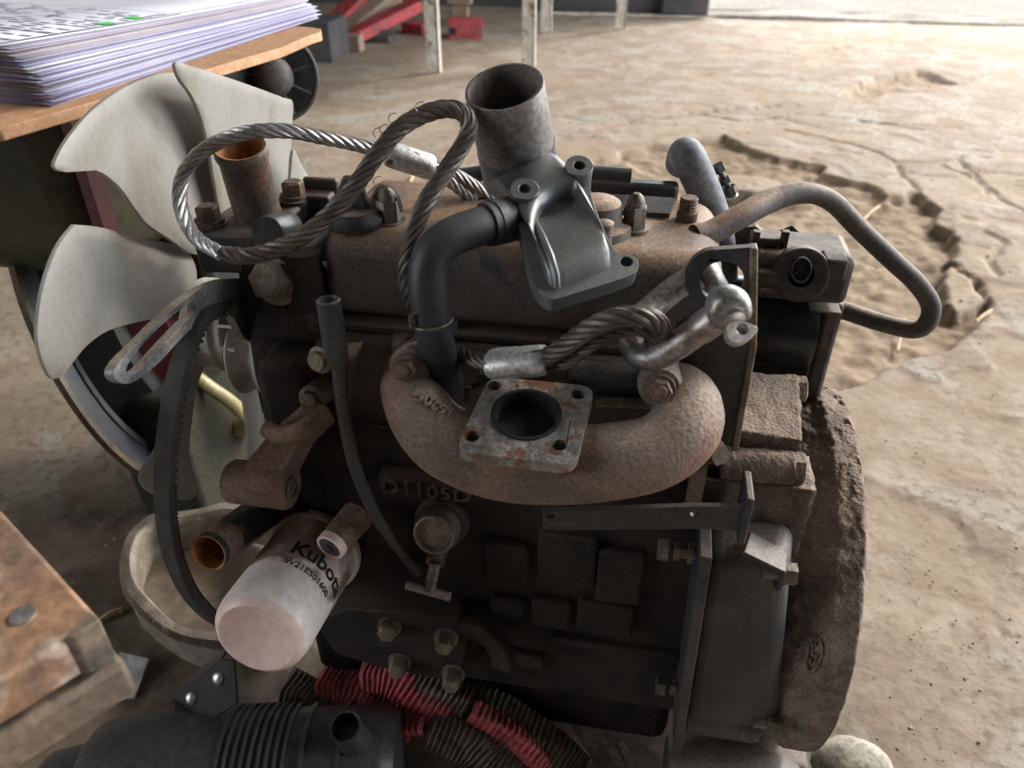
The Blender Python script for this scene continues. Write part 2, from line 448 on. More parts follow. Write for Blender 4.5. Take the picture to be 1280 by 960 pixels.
# flaking steps of the worn screed round the hole
t = fbm(X, Y*1.6, 5, 4, 61)+.25*np.clip(1-np.abs(hd)/.5, 0, 1)
flake = np.clip((t-.12)/.02, 0, 1)
Z = Z-.0035*flake*(1-inside)
wear = np.clip(.65*flake+.5*stain, 0, 1)
so_ = sdf_poly(X, Y, fl([(60, 640), (150, 600), (330, 600), (520, 700), (900, 760), (1060, 900), (1050, 1100), (500, 1100), (100, 1000), (40, 860)]))
soil = np.clip(.5-so_/.12+1.6*fbm(X, Y, 9, 4, 77), 0, 1)*.85
nx, ny = X.shape
verts = np.stack([X, Y, Z], -1).reshape(-1, 3)
ii, jj = np.meshgrid(np.arange(nx-1), np.arange(ny-1), indexing='ij')
a = (ii*ny+jj).ravel()
faces = np.stack([a, a+ny, a+ny+1, a+1], -1)
me = bpy.data.meshes.new('floor')
me.vertices.add(len(verts)); me.vertices.foreach_set('co', verts.ravel())
me.loops.add(faces.size); me.loops.foreach_set('vertex_index', faces.ravel().astype(np.int32))
me.polygons.add(len(faces)); me.polygons.foreach_set('loop_start', np.arange(0, faces.size, 4, dtype=np.int32))
me.update(calc_edges=True); me.validate()
me.polygons.foreach_set('use_smooth', np.ones(len(faces), bool))
for nm, arr in (('dirt', dirt), ('wear', wear), ('soil', soil)):
    at = me.attributes.new(nm, 'FLOAT', 'POINT'); at.data.foreach_set('value', arr.ravel().astype(np.float32))
def floor_mat():
    m = bpy.data.materials.new('worn_concrete'); m.use_nodes = True
    nt = m.node_tree; N = nt.nodes; L = nt.links; b = N['Principled BSDF']; tc = N.new('ShaderNodeTexCoord')
    def nz(sc, det=6, ds=.4):
        n = N.new('ShaderNodeTexNoise'); n.inputs['Scale'].default_value = sc; n.inputs['Detail'].default_value = det; n.inputs['Distortion'].default_value = ds
        L.new(tc.outputs['Object'], n.inputs['Vector']); return n.outputs['Fac']
    def rng(s, a, c, t0=0., t1=1.):
        r = N.new('ShaderNodeMapRange'); r.inputs[1].default_value = a; r.inputs[2].default_value = c; r.inputs[3].default_value = t0; r.inputs[4].default_value = t1
        L.new(s, r.inputs[0]); return r.outputs[0]
    def mix(f, a, c):
        x = N.new('ShaderNodeMix'); x.data_type = 'RGBA'; L.new(f, x.inputs[0])
        for s, i in ((a, 6), (c, 7)):
            if isinstance(s, tuple): x.inputs[i].default_value = rgb(s)
            else: L.new(s, x.inputs[i])
        return x.outputs[2]
    def att(n): a = N.new('ShaderNodeAttribute'); a.attribute_name = n; return a.outputs['Fac']
    c = mix(rng(nz(3.1), .40, .60), (.255, .205, .155), (.32, .275, .225))
    c = mix(rng(nz(9, 9, .8), .44, .62), c, (.225, .17, .122))
    c = mix(rng(nz(6.3, 9, .8), .54, .64), c, (.315, .285, .25))
    c = mix(rng(nz(60, 7, 0), .50, .66), c, (.19, .145, .105))
    c = mix(rng(nz(170, 3, 0), .64, .70), c, (.12, .10, .085))
    c = mix(att('soil'), c, mix(rng(nz(40), .38, .62), (.095, .075, .058), (.19, .15, .115)))
    wr = N.new('ShaderNodeMath'); wr.operation = 'MULTIPLY'; L.new(att('wear'), wr.inputs[0]); wr.inputs[1].default_value = .7
    c = mix(wr.outputs[0], c, mix(rng(nz(16), .4, .6), (.25, .18, .12), (.34, .27, .20)))
    c = mix(att('dirt'), c, mix(rng(nz(28), .38, .64), (.19, .135, .09), (.29, .22, .155)))
    L.new(c, b.inputs['Base Color']); b.inputs['Roughness'].default_value = .9
    b.inputs['Specular IOR Level'].default_value = .25
    bp = N.new('ShaderNodeBump'); bp.inputs['Strength'].default_value = .45; bp.inputs['Distance'].default_value = .004
    L.new(nz(75, 9, 0), bp.inputs['Height']); L.new(bp.outputs[0], b.inputs['Normal'])
    return m
me.materials.append(floor_mat())
floor = bpy.data.objects.new('floor', me); COL.objects.link(floor)
struct(floor, 'worn cracked concrete workshop floor with a broken-out dirt hole', 'floor')
mb = MB(); mb.box((-5, 4.36, -.05), (5, 4.62, .012)); o = mb.build('trim_1', 'sill_concrete', bevel=.01)
crust(o, .02, 5, 2, 30); struct(o, 'long pale concrete doorway sill at the far edge of the floor', 'door sill')
mb = MB(); mb.box((-14, 4.62, -.2), (16, 22, -.035)); o = mb.build('ground_outside', 'outside_ground'); struct(o, 'sunlit bare ground outside the doorway', 'ground')
mb = MB(); mb.box((-5, 4.40, 0), (.21, 4.60, 3.8)); o = mb.build('wall_back', 'wall_dark'); struct(o, 'dark back wall of the shed', 'wall')
mb = MB(); mb.box((-5.1, -1.7, 0), (-5, 4.6, 3.8)); o = mb.build('wall_left', 'wall_dark'); struct(o, 'dark side wall of the shed, cut short to let in fill light', 'wall')  # unseen wall, stopped short so fill light reaches the engine's near side
mb = MB(); mb.box((-5.1, -4.1, 0), (5, -4, 3.8)); o = mb.build('wall_front', 'wall_dark'); struct(o, 'dark wall behind the viewer', 'wall')
mb = MB(); mb.box((-5.2, -4.2, 3.8), (3.2, 4.9, 3.88)); o = mb.build('ceiling', 'roof_dark'); struct(o, 'shed roof', 'ceiling')
mb = MB(); mb.box((3.1, -4, 0), (3.2, -.5, 3.8)); o = mb.build('wall_right_blocker', 'wall_dark'); struct(o, 'unseen dark wall added to block light from the right', 'wall')  # added out of view to keep sky light off the near side

# ================================================================== ENGINE
ENG = thing('engine', 'grimy brown three cylinder diesel engine with pale plastic fan standing on the floor', 'engine', (0, 0, 0))
def part(mb, name, m, parent=None, **k): return mb.build(name, m, parent or ENG, **k)
V = Vector
NY = V((0, -1, 0))

# ---- block, head, sump
mb = MB(); mb.box((-.158, -.098, .115), (.135, .1, .372))
block = part(mb, 'engine_block', 'cast_dark', bevel=.006)
mb = MB(); mb.box((-.15, -.075, .03), (.13, .075, .12)); part(mb, 'oil_pan', 'cast_dark', bevel=.012)
mb = MB(); mb.box((-.19, -.1, .1), (-.15, .09, .43)); part(mb, 'gear_case', 'cast_dark', bevel=.008)
# cast water-jacket pads standing proud of the block side
def pad(a, b, c, d, y=-.106, nm='cast_pad'):
    p = PY(a, b, y); q = PY(c, d, y)
    m = MB(); m.box((min(p.x, q.x), y, min(p.z, q.z)), (max(p.x, q.x), -.09, max(p.z, q.z))); return part(m, nm, 'cast_dark', block, bevel=.003)
for a in ((604, 680, 660, 736), (672, 668, 742, 738), (612, 748, 655, 778), (664, 750, 712, 790), (748, 690, 800, 760), (722, 752, 790, 800), (690, 800, 850, 830), (600, 812, 680, 840)): pad(*a)
pad(470, 596, 612, 628, -.112, 'model_plate')
p0 = PY(533, 613, -.1125); ux = (PY(588, 615, -.1125)-PY(490, 604, -.1125)).normalized()
tm = text_mb('D1105D', .0155, .0012, lambda u, v, w: p0+V((1, 0, 0))*(u*1.22)+V((0, 0, 1))*v*1.05+NY*(w+.0008))
part(tm, 'model_lettering', 'head_brown', block)
mb = MB(); mb.box((-.153, -.078, .368), (.128, .075, .446)); head = part(mb, 'cylinder_head', 'head_brown', bevel=.004)
mb = MB(); mb.box((-.156, -.081, .3705), (.131, .078, .3735)); part(mb, 'head_gasket', 'bolt_brass', head)
# core plug on the block side
c = PY(545, 664, -.118); d = V((0, -.95, .3)).normalized()
mb = MB(); mb.lathe(c-d*.03, d, [(0, .021), (.018, .020), (.022, .018)], 28); part(mb, 'plug_boss', 'head_brown', block)
mb = MB(); mb.lathe(c-d*.01, d, [(0, .0165), (.010, .0165), (.0115, .0158), (.0135, .0158), (.0145, .0150), (.0165, .0150), (.0170, .0135), (.0130, .0120)], 28); part(mb, 'core_plug', 'bolt_steel', block)
# drain tap with T handle
c = PY(537, 739, -.135)
mb = MB(); mb.tube([c+V((-.018, .002, .001)), c+V((0, 0, 0)), c+V((.016, -.002, -.001))], .0035, 10); part(mb, 'tap_handle', 'bracket_blue', block)
mb = MB(); mb.cyl(c, c+V((.002, .012, .017)), .0045); mb.cyl(c+V((.002, .012, .017)), c+V((.002, .04, .02)), .007); part(mb, 'tap_body', 'bolt_brass', block)
# lower mounting bracket with bolts and curved hook arm
a = PY(420, 760, -.11); b = PY(600, 815, -.11)
mb = MB(); ol = [PY(*q, -.122) for q in ((392, 776), (430, 762), (520, 768), (572, 774), (584, 800), (580, 842), (560, 852), (480, 836), (420, 818))]
mb.plate([ol], NY, .026); mb.tube([V(q) for q in spline([PY(560, 782, -.116), PY(592, 786, -.118), PY(616, 800, -.121), PY(628, 818, -.124), PY(630, 834, -.126)], 6)], 1, flat=(.009, .005), up=(0, 0, 1)); lb = part(mb, 'engine_foot', 'cast_dark', bevel=.002)
for q, l, m in (((487, 782), .010, 'bolt_brass'), ((558, 795), .013, 'bolt_brass'), ((500, 826), .012, 'bolt_steel'), ((567, 840), .015, 'bolt_steel')):
    mb = MB(); p = PY(*q, -.122); mb.hexb(p, (.1, -.9, .25), .0075, l); part(mb, 'bolt', m, lb)

# ---- valve cover
mb = MB(); mb.hexa([V((-.149, -.067, .452)), V((.121, -.067, .452)), V((.121, .057, .452)), V((-.149, .057, .452))],
                   [V((-.145, -.062, .515)), V((.112, -.062, .512)), V((.112, .052, .512)), V((-.145, .052, .515))])
cover = part(mb, 'valve_cover', 'cover_brown', bevel=.017, seg=5)
mb = MB(); mb.box((-.152, -.071, .446), (.124, .061, .453)); part(mb, 'cover_flange', 'head_brown', cover, bevel=.002)
def cap_nut(px, py, z=.513, r=.0082):
    c = PZ(px, py, z); m = MB()
    m.lathe(c, (0, 0, 1), [(-.001, r*1.35), (.002, r*1.35), (.0022, r*1.0)], 20)
    m.lathe(c, (0, 0, 1), [(.002, r), (.015, r), (.016, r*.9)], 6)
    m.lathe(c, (0, 0, 1), [(.0155, r*.74), (.019, r*.72), (.022, r*.55), (.0242, r*.25)], 16)
    part(m, 'cap_nut', 'bolt_steel', cover)
cap_nut(487, 278); cap_nut(792, 286)
# filler cap with finger grip
c = PZ(444, 278, .513)
mb = MB(); mb.lathe(c, (0, 0, 1), [(0, .0205), (.003, .0215), (.006, .0215), (.009, .019), (.011, .0185), (.0115, .016)], 32); fc = part(mb, 'filler_cap', 'grey_iron', cover)
mb = MB(); e = c+V((0, 0, .010)); mb.hexa([e+V((-.015, -.004, 0)), e+V((.012, -.004, 0)), e+V((.012, .003, 0)), e+V((-.015, .003, 0))], [e+V((-.004, -.003, .022)), e+V((.008, -.003, .022)), e+V((.008, .002, .022)), e+V((-.004, .002, .022))])
part(mb, 'cap_grip', 'grey_iron', fc, bevel=.002)
c2 = PZ(402, 270, .50)
mb = MB(); mb.box((-.011, -.009, 0), (.011, .009, .018), None, c2); mb.box((-.013, .004, .006), (.013, .01, .026), None, c2); part(mb, 'cover_lug', 'grey_iron', cover, bevel=.002)
# breather boss with screws
c = PZ(744, 290, .512)
mb = MB(); mb.lathe(c, (0, 0, 1), [(0, .024), (.006, .023), (.008, .017), (.020, .0155), (.022, .013)], 28); bb = part(mb, 'breather_boss', 'cover_brown', cover)
for q in ((755, 284), (762, 255), (733, 262)):
    mb = MB(); p = PZ(*q, .528); mb.cyl(p-V((0, 0, .012)), p, .0052); mb.lathe(p, (0, 0, 1), [(0, .0062), (.003, .006), (.004, .004)], 16); part(mb, 'screw', 'bolt_steel', bb)
c = PZ(858, 275, .512); mb = MB(); mb.cyl(c, c+V((0, 0, .006)), .007)
for k in range(5): mb.lathe(c, (0, 0, 1), [(.005+k*.0022, .0055), (.006+k*.0022, .0062), (.0072+k*.0022, .0055)], 16)
part(mb, 'threaded_stud', 'bolt_rust', cover)
mb = MB()
for q in ((560, 408), ):
    p = PY(*q, -.069); mb.box((-.006, -.001, -.004), (.006, .003, .004), None, p)
part(mb, 'cover_clip', 'bolt_steel', cover)
# dark injector return rail along the far side of the cover
mb = MB(); mb.box((-.06, .052, .498), (.085, .066, .518)); part(mb, 'injector_rail', 'black_plastic', head, bevel=.003)
mb = MB(); q = PZ(800, 262, .516); mb.plate([[q+V((-.022, -.004, 0)), q+V((.02, -.004, 0)), q+V((.024, .016, .004)), q+V((-.02, .016, .004))]], (0, 0, 1), .003); part(mb, 'rail_tab', 'black_plastic', head)
pts = [PZ(470, 250, .515), PZ(478, 238, .525), PZ(492, 246, .53), PZ(497, 262, .52)]
mb = MB(); mb.tube(spline(pts, 6), .004, 8); part(mb, 'return_pipe', 'grey_iron', head)
mb = MB(); mb.tube(spline([V((-.07, .02, .527)), V((-.03, .03, .531)), V((.01, .035, .53)), V((.05, .04, .528))], 6), .0055, 10); part(mb, 'leak_off_hose', 'rubber', head)

# ---- exhaust manifold
rp = [(516, 452, -.085, .0150), (512, 478, -.112, .0185), (528, 520, -.138, .0205), (566, 556, -.150, .0225), (630, 578, -.152, .0232),
      (700, 582, -.152, .0232), (770, 576, -.152, .0225), (822, 564, -.147, .0215), (856, 534, -.134, .0212), (856, 502, -.112, .0205), (836, 480, -.085, .0165)]
sp = spline([tuple(PY(a, b, y))+(r,) for a, b, y, r in rp], 7)
mb = MB(); mb.tube([V(q[:3]) for q in sp], [float(q[3]) for q in sp], 20)
fn = V((0.02, -.16, 1)).normalized(); fc0 = PY(657, 520, -.152)
T = lambda a, b: PL(a, b, fc0, fn)
def rounded(pts, rad, k=5):
    out = []; n = len(pts)
    for i in range(n):
        p = pts[i]; a = (pts[i-1]-p).normalized(); b = (pts[(i+1) % n]-p).normalized()
        s = p+a*rad; e = p+b*rad
        for j in range(k+1):
            t = j/k; out.append(s*(1-t)**2+p*(2*t*(1-t))+e*t**2)
    return out
fq = [T(568, 563), T(719, 583), T(744, 483), T(612, 470)]
man = part(mb, 'exhaust_manifold', 'manifold_rust')
mb = MB()
cq = sum(fq, V())/4
neck = [cq+(q-cq)*.93 for q in rounded(fq, .012)]
mid = [cq+(q-cq)*.86-fn*.016 for q in rounded(fq, .016)]
low = [cq+(q-cq)*.80-fn*.034+V((0, .004, 0)) for q in rounded(fq, .022)]
mb.loft([low, mid, [q-fn*.007 for q in neck]], cap0=True, cap1=False)
part(mb, 'outlet_neck', 'manifold_rust', man)
hc = T(658, 518)
holes = [circle(hc, fn, .0185, 32)]+[circle(T(*q), fn, .0042, 14) for q in ((590, 545), (699, 556), (723, 493), (618, 482))]
mb = MB(); mb.plate([rounded(fq, .010)]+holes, fn, .0075); part(mb, 'flange', 'flange_rust', man, bevel=.0008)
mb = MB(); mb.lathe(hc-fn*.011, fn, [(0, .0179), (.0115, .0179), (.0122, .0186), (.0122, .0203), (.0105, .0205)], 32, cap1=False); part(mb, 'bore', 'bore_shade', man)  # shallow black cap stands in for the shade inside the outlet
for q, y in (((508, 461), -.132), ((826, 487), -.130)):
    p = PY(*q, y); d = V((0, -.92, .35)).normalized(); mb = MB()
    mb.lathe(p-d*.050, d, [(0, .0150), (.043, .0128), (.046, .0108)], 20); part(mb, 'stud_boss', 'manifold_rust', man)
    mb = MB(); mb.lathe(p, d, [(-.006, .0092), (-.002, .0092), (-.002, .0086), (0, .0082)], 20); mb.lathe(p, d, [(0, .0066), (.006, .0066), (.007, .0058)], 6); mb.lathe(p, d, [(.006, .0038), (.010, .0036), (.0105, .0026)], 14); part(mb, 'nut', 'bolt_rust', man)
for q, y in (((893, 565), -.105), ((545, 428), -.075), ((512, 436), -.083)):
    p = PY(*q, y); d = V((.5, -.8, .3)).normalized(); mb = MB(); mb.lathe(p-d*.02, d, [(0, .010), (.018, .009), (.02, .0075)], 16); mb.lathe(p, d, [(0, .007), (.007, .007)], 6); part(mb, 'nut', 'bolt_rust', man)
# cast number, upside down on the left elbow
dm = drape(man)
def elbow_text(u, v, w): return dm(542-u*560-v*210, 506-u*400+v*500, w+.0009)
tm = text_mb('1620M', .030, .0010, elbow_text, .0008); part(tm, 'cast_number', 'manifold_rust', man)
# dark bar lying behind the outlet, and gasket edge
mb = MB(); mb.tube([V(q) for q in spline([PY(714, 462, -.102), PY(735, 468, -.104), PY(775, 468, -.104), PY(808, 462, -.100), PY(832, 446, -.09)], 7)], [.0065]*2+[.0085]*25+[.008]*2, 14); part(mb, 'lifting_hook', 'grey_iron', head)
mb = MB(); mb.tube([PY(745, 502, -.083), PY(815, 505, -.083)], .0035, 8); part(mb, 'gasket_edge', 'bolt_brass', man)
mb = MB(); mb.box((-.006, -.004, -.003), (.006, .004, .003), None, PY(612, 470, -.1)); mb.tube([PY(560, 487, -.1), PY(582, 487, -.102), PY(600, 480, -.1), PY(620, 470, -.1)], .0022, 8); mb.box((-.003, -.002, -.006), (.003, .002, .006), None, PY(583, 492, -.106)); part(mb, 'heater_lead', 'grey_iron', head)

# ---- lifting bracket at the right end
BY = -.088
LB = lambda a, b: PY(a, b, BY)
hc2 = LB(902, 352)
arc = [LB(894+38*math.cos(t), 350+38*math.sin(t)) for t in np.radians(np.linspace(-85, -245, 12))]
ol = [LB(942, 309)]+arc+[LB(845, 410), LB(838, 470), LB(866, 487), LB(888, 512), LB(893, 545), LB(918, 562), LB(930, 510), LB(941, 432)]
mb = MB(); mb.plate([ol, circle(hc2, NY, .0125, 28)], NY, .005); lbk = part(mb, 'lifting_bracket', 'plate_grey', bevel=.0006)
e1, e2, e3 = LB(942, 309), LB(941, 432), LB(918, 562)
mb = MB(); mb.tube([e1+V((0, .002, 0)), (e1+e2)/2+V((0, .002, 0)), e2+V((0, .002, 0)), (e2+e3)/2+V((0, .002, 0)), e3+V((0, .002, 0))], 1, flat=(.0045, .0022), up=(0, 1, 0)); part(mb, 'bracket_lit_fold', 'bolt_brass', lbk, bevel=.001)  # fold in brighter metal than the bracket, its lit edge put into the colour

# ---- heat shield strip along the block
a, b = PY(678, 641, -.138), PY(934, 634, -.150); a2, b2 = PY(678, 661, -.138), PY(934, 664, -.150); m1, m2 = PY(870, 633, -.147), PY(880, 661, -.147)
mb = MB(); mb.plate([[a2, PY(700, 663, -.139), m2, b2, b, m1, PY(700, 639, -.139), a], circle(PY(868, 642, -.1466), NY, .0028, 12), circle(PY(688, 645, -.1384), NY, .0028, 12)], NY+V((.06, 0, 0)), .0035)
strip = part(mb, 'support_strip', 'plate_grey')
p, q = PY(934, 619, -.150), PY(934, 676, -.150)
mb = MB(); mb.box((-.0005, -.004, 0), (.004, .022, (p-q).length), None, V((p.x, p.y, q.z))); part(mb, 'strip_end', 'plate_grey', strip, bevel=.001)
tk = MB()
for k in range(15): tk.box((-.0003, -.0003, 0), (.0003, .0003, .002), None, PY(692+k*4.2, 656, -.1395))
part(tk, 'stamped_marks', 'bolt_steel', strip)

# ---- bell housing (flywheel end), caked in dirt
HC = V((.218, .024, .192)); HR = .158
mb = MB(); prof = [(-.066, .105), (-.062, .114), (-.036, .132), (-.014, .146), (-.004, HR-.006), (.002, HR), (.020, HR), (.022, HR-.003)]
pr2 = []
for (t0, r0), (t1, r1) in zip(prof[:-1], prof[1:]):
    k = max(1, int(math.hypot(t1-t0, r1-r0)/.0016))
    for j in range(k): pr2.append((t0+(t1-t0)*j/k, r0+(r1-r0)*j/k))
pr2.append(prof[-1])
pr2 = [(-.066, .02+.085*j/36) for j in range(36)]+pr2
mb.lathe(HC, (1, 0, 0), pr2, 420)
hs = part(mb, 'bell_housing', 'crud', smooth=180)
me_ = hs.data
for v in me_.vertices:
    q = v.co; rr = math.hypot(q.y-HC.y, q.z-HC.z)
    if q.x > HC.x+.021: continue
    up = max(0, min(1, (q.z-.13)/.12))
    n3 = mnoise.fractal(q*75, .8, 2.1, 4); n4 = mnoise.noise(q*230)
    lump = max(0, mnoise.noise(q*38+V((3, 1, 7))))
    h = (.0022*n3+.0016*n4+.0011*mnoise.noise(q*520)+.006*lump*max(0, n3+.15))*(.12+.88*up)
    d = V((-.8, 0, 0))+V((0, q.y-HC.y, q.z-HC.z))/max(rr, .01)*.6
    v.co = q+d*h
# flat lower edge of the casting
mb = MB(); mb.box((.185, -.09, .028), (.255, .1, .05)); part(mb, 'housing_foot', 'grey_iron', hs, bevel=.006)
# cast mark
dh = drape(hs)
mb = MB(); mb.tube([dh(1018+9*math.cos(t)-4*math.sin(t), 818+22*math.sin(t), .0012) for t in np.linspace(0, 2*PI, 25)[:-1]], .0012, 8, closed=True)
mb.tube([dh(1018+a_, 818+b_, .0012) for a_, b_ in ((4, -12), (-2, -12), (-2, 0), (4, -2), (3, 10), (-4, 12), (-5, 2))], .0011, 8); part(mb, 'cast_mark', 'crud', hs)
# rear end plate and starter pad (the smooth grey box facing the viewer)
y0 = -.14
pad_pts = [PY(882, 668, y0), PY(982, 700, y0), PY(962, 912, y0), PY(862, 905, y0)]
for q in pad_pts: pass
xl, xr = .122, .178
fr = [V((PY(884, 672, y0).x, y0, .343)), V((PY(868, 900, y0).x-.004, y0, .150))]
mb = MB()
F0 = [V((.124, -.132, .335)), V((.128, -.132, .150)), V((.185, -.132, .140)), V((.180, -.132, .330))]
mb.hexa([V((.131, -.132, .140)), V((.205, -.128, .140)), V((.215, 0, .140)), V((.131, 0, .140))], [V((.124, -.132, .338)), V((.176, -.128, .338)), V((.20, 0, .345)), V((.124, 0, .345))])
spd = part(mb, 'starter_pad', 'grey_iron', bevel=.010, seg=4)
mb = MB(); mb.hexa([V((.126, -.140, .128)), V((.133, -.140, .128)), V((.133, .1, .128)), V((.126, .1, .128))], [V((.118, -.140, .345)), V((.126, -.140, .345)), V((.126, .1, .36)), V((.118, .1, .36))])
part(mb, 'end_plate', 'grey_iron', bevel=.001)
pa, pb = PY(873, 898, -.138), PY(975, 905, -.138)
mb = MB(); mb.lathe(V((.134, -.118, .150)), (1, -.02, -.02), [(0, .016), (.05, .015), (.056, .013)], 24); part(mb, 'pad_boss', 'grey_iron', spd)
for q, x, l, y in (((852, 690), .096, .03, -.118), ((846, 860), .104, .03, -.118)):
    p = PY(*q, y); p2 = p+V((.028, 0, 0)); mb = MB(); mb.cyl(p+V((-.004, 0, 0)), p2, .0042, n=14)
    mb.lathe(p+V((-.016, 0, 0)), (1, 0, 0), [(0, .0075), (.007, .0078)], 6); mb.lathe(p+V((-.006, 0, 0)), (1, 0, 0), [(0, .0062), (.005, .0062)], 6); mb.lathe(p+V((.004, 0, 0)), (1, 0, 0), [(0, .007), (.003, .007)], 16)
    part(mb, 'stud_bolt', 'bolt_steel', spd)
for q, y in (((993, 718), -.128), ((975, 906), -.128)):
    p = PY(*q, y); mb = MB(); mb.lathe(p+V((-.01, 0, 0)), (1, 0, 0), [(0, .0088), (.004, .0088), (.004, .0075), (.011, .0075)], 6); mb.cyl(p+V((-.02, 0, 0)), p+V((-.008, 0, 0)), .005); part(mb, 'bolt', 'bolt_steel', spd)
# bent bracket sheet on the pad
s1, s2, s3, s4 = PY(930, 690, -.137), PY(983, 716, -.137), PY(985, 690, -.115), PY(938, 664, -.115)
mb = MB(); mb.plate([[s1, s2, s3, s4]], (s2-s1).cross(s4-s1)*1, .003); mb.plate([[s2, s3, s3+V((.0, .0, -.03)), s2+V((0, 0, -.018))]], (1, 0, 0), .003); part(mb, 'bent_bracket', 'plate_grey', spd, bevel=.0008)
# dirt caked bosses over the housing
mb = MB(); lo = PY(934, 530, -.075); hi = PY(1000, 545, -.075)
mb.hexa([V((.125, -.077, .355)), V((.180, -.077, .355)), V((.186, -.005, .355)), V((.125, -.005, .355))], [V((.125, -.077, .402)), V((.178, -.077, .398)), V((.184, -.008, .402)), V((.125, -.008, .406))])
o = part(mb, 'pump_cover', 'crud', hs, smooth=180); crust(o, .0012, 90, 4, 24)
def dirty_boss(a, b, r, seed, hexend=True):
    m = MB(); n = 60; L_ = (b-a).length
    m.lathe(a, b-a, [(L_*j/40, r) for j in range(41)]+[(L_+.0005, r*.7)], n); o = part(m, 'dirty_boss', 'crud', hs, smooth=180); crust(o, .0009, 120, seed)
    if hexend:
        d = (b-a).normalized(); m = MB(); m.lathe(b-d*.001, d, [(0, r*.95), (.008, r*.95), (.009, r*.8)], 6); part(m, 'bolt', 'crud', o)
dirty_boss(PY(900, 578, -.085), PY(990, 585, -.085), .0115, 3)
dirty_boss(PY(930, 484, .005), PY(994, 486, .005), .0105, 6)
mb = MB(); mb.box((.118, -.095, .26), (.19, -.06, .372)); o = part(mb, 'housing_web', 'crud', hs, smooth=180); crust(o, .0015, 80, 9, 20)
mb = MB(); mb.box((.108, -.105, .345), (.118, -.08, .40)); part(mb, 'gasket_edge', 'crud', hs)

# ---- starter motor and connector block on the far side
SM = V((.135, .105, .395))
mb = MB(); mb.lathe(V((.132, .085, .395)), (1, 0, 0), [(0, .034), (.004, .038), (.068, .038), (.073, .0365), (.074, .030)], 40); stt = part(mb, 'starter_motor', 'black_paint')
mb = MB(); mb.box((.207, .06, .30), (.222, .12, .43)); part(mb, 'starter_flange', 'dusty_plastic', stt, bevel=.004)
mb = MB(); mb.box((.15, .06, .345), (.21, .11, .375)); part(mb, 'starter_base', 'black_paint', stt, bevel=.004)
cy = .04
def cb(a, b, c, d, ya, yb, nm, m, par, bv=.002):
    p, q = PY(a, b, ya), PY(c, d, ya); mm = MB(); mm.box((min(p.x, q.x), ya, min(p.z, q.z)), (max(p.x, q.x), yb, max(p.z, q.z))); return part(mm, nm, m, par, bevel=bv)
con = cb(942, 318, 1057, 384, .045, .10, 'connector_block', 'dusty_plastic', None, .006)
mb = MB(); c = PY(1000, 342, .045); d = V((-.08, -1, .32)).normalized()
mb.lathe(c+d*-.006, d, [(0, .0205), (.010, .0205), (.014, .0195), (.0148, .0175), (.0135, .010), (.0135, .0092)], 36, cap1=False); soc = part(mb, 'round_socket', 'dusty_plastic', con)
u, v = frame(d)
mb = MB(); rc = c+d*.006+V((-.0015, 0, .0045)); ov = [[rc+d*t+V((1, 0, 0))*(.0072*s*math.cos(a))+d.cross(V((1, 0, 0)))*(.0095*s*math.sin(a)) for a in np.linspace(0, 2*PI, 29)[:-1]] for t, s in ((0, 1), (.0085, 1), (.009, .96), (.009, .82), (.003, .78))]
mb.loft(ov); part(mb, 'socket_ring', 'plate_grey', soc)
for k in range(5):
    a = k*2*PI/5; p = rc+d*.003+V((1, 0, 0))*.0036*math.cos(a)+d.cross(V((1, 0, 0)))*.0045*math.sin(a); mb = MB(); mb.cyl(p, p+d*.003, .0011, n=8); part(mb, 'pin', 'plate_grey', soc)
cb(944, 340, 972, 370, .036, .05, 'clip_body', 'dusty_plastic', con); cb(950, 359, 966, 366, .0345, .04, 'clip_tab', 'bolt_brass', con, .0008)
o1 = cb(945, 298, 980, 322, .06, .075, 'plug_shell', 'dusty_plastic', con); cb(953, 304, 970, 320, .0585, .062, 'plug_opening', 'black_paint', con, .0005); cb(958, 311, 963, 316, .0575, .06, 'plug_pin', 'zinc', con, .0003)
for px in (944, 980): cb(px-1.5, 290, px+1.5, 320, .06, .066, 'plug_rib', 'dusty_plastic', con, .0004)
o2 = cb(1032, 325, 1056, 352, .040, .06, 'side_socket', 'dusty_plastic', con); cb(1036, 330, 1044, 346, .0385, .05, 'socket_slot', 'black_paint', con, .0004); cb(1047, 330, 1053, 348, .0385, .05, 'socket_slot', 'black_paint', con, .0004)
cb(1012, 388, 1052, 394, .045, .08, 'base_lip', 'dusty_plastic', con, .001)
mb = MB(); c = PY(1040, 325, .09); mb.lathe(c+V((-.035, 0, -.006)), (1, 0, 0), [(0, .013), (.04, .013), (.045, .009)], 24); part(mb, 'motor_can', 'black_paint', con)
q = [PY(968, 290, .11), PY(990, 282, .11), PY(1003, 294, .11), PY(980, 302, .11)]
mb = MB(); h = sum(q, V())/4; mb.plate([q, [h+(p-h)*.4 for p in q]], (0, -.6, .8), .003); part(mb, 'mounting_tab', 'black_paint', con)
q = [PY(905, 285, .10), PY(945, 283, .10), PY(962, 296, .10), PY(975, 330, .10), PY(905, 330, .10)]
mb = MB(); mb.plate([q], NY, .008); part(mb, 'rear_bracket', 'bolt_rust', con)

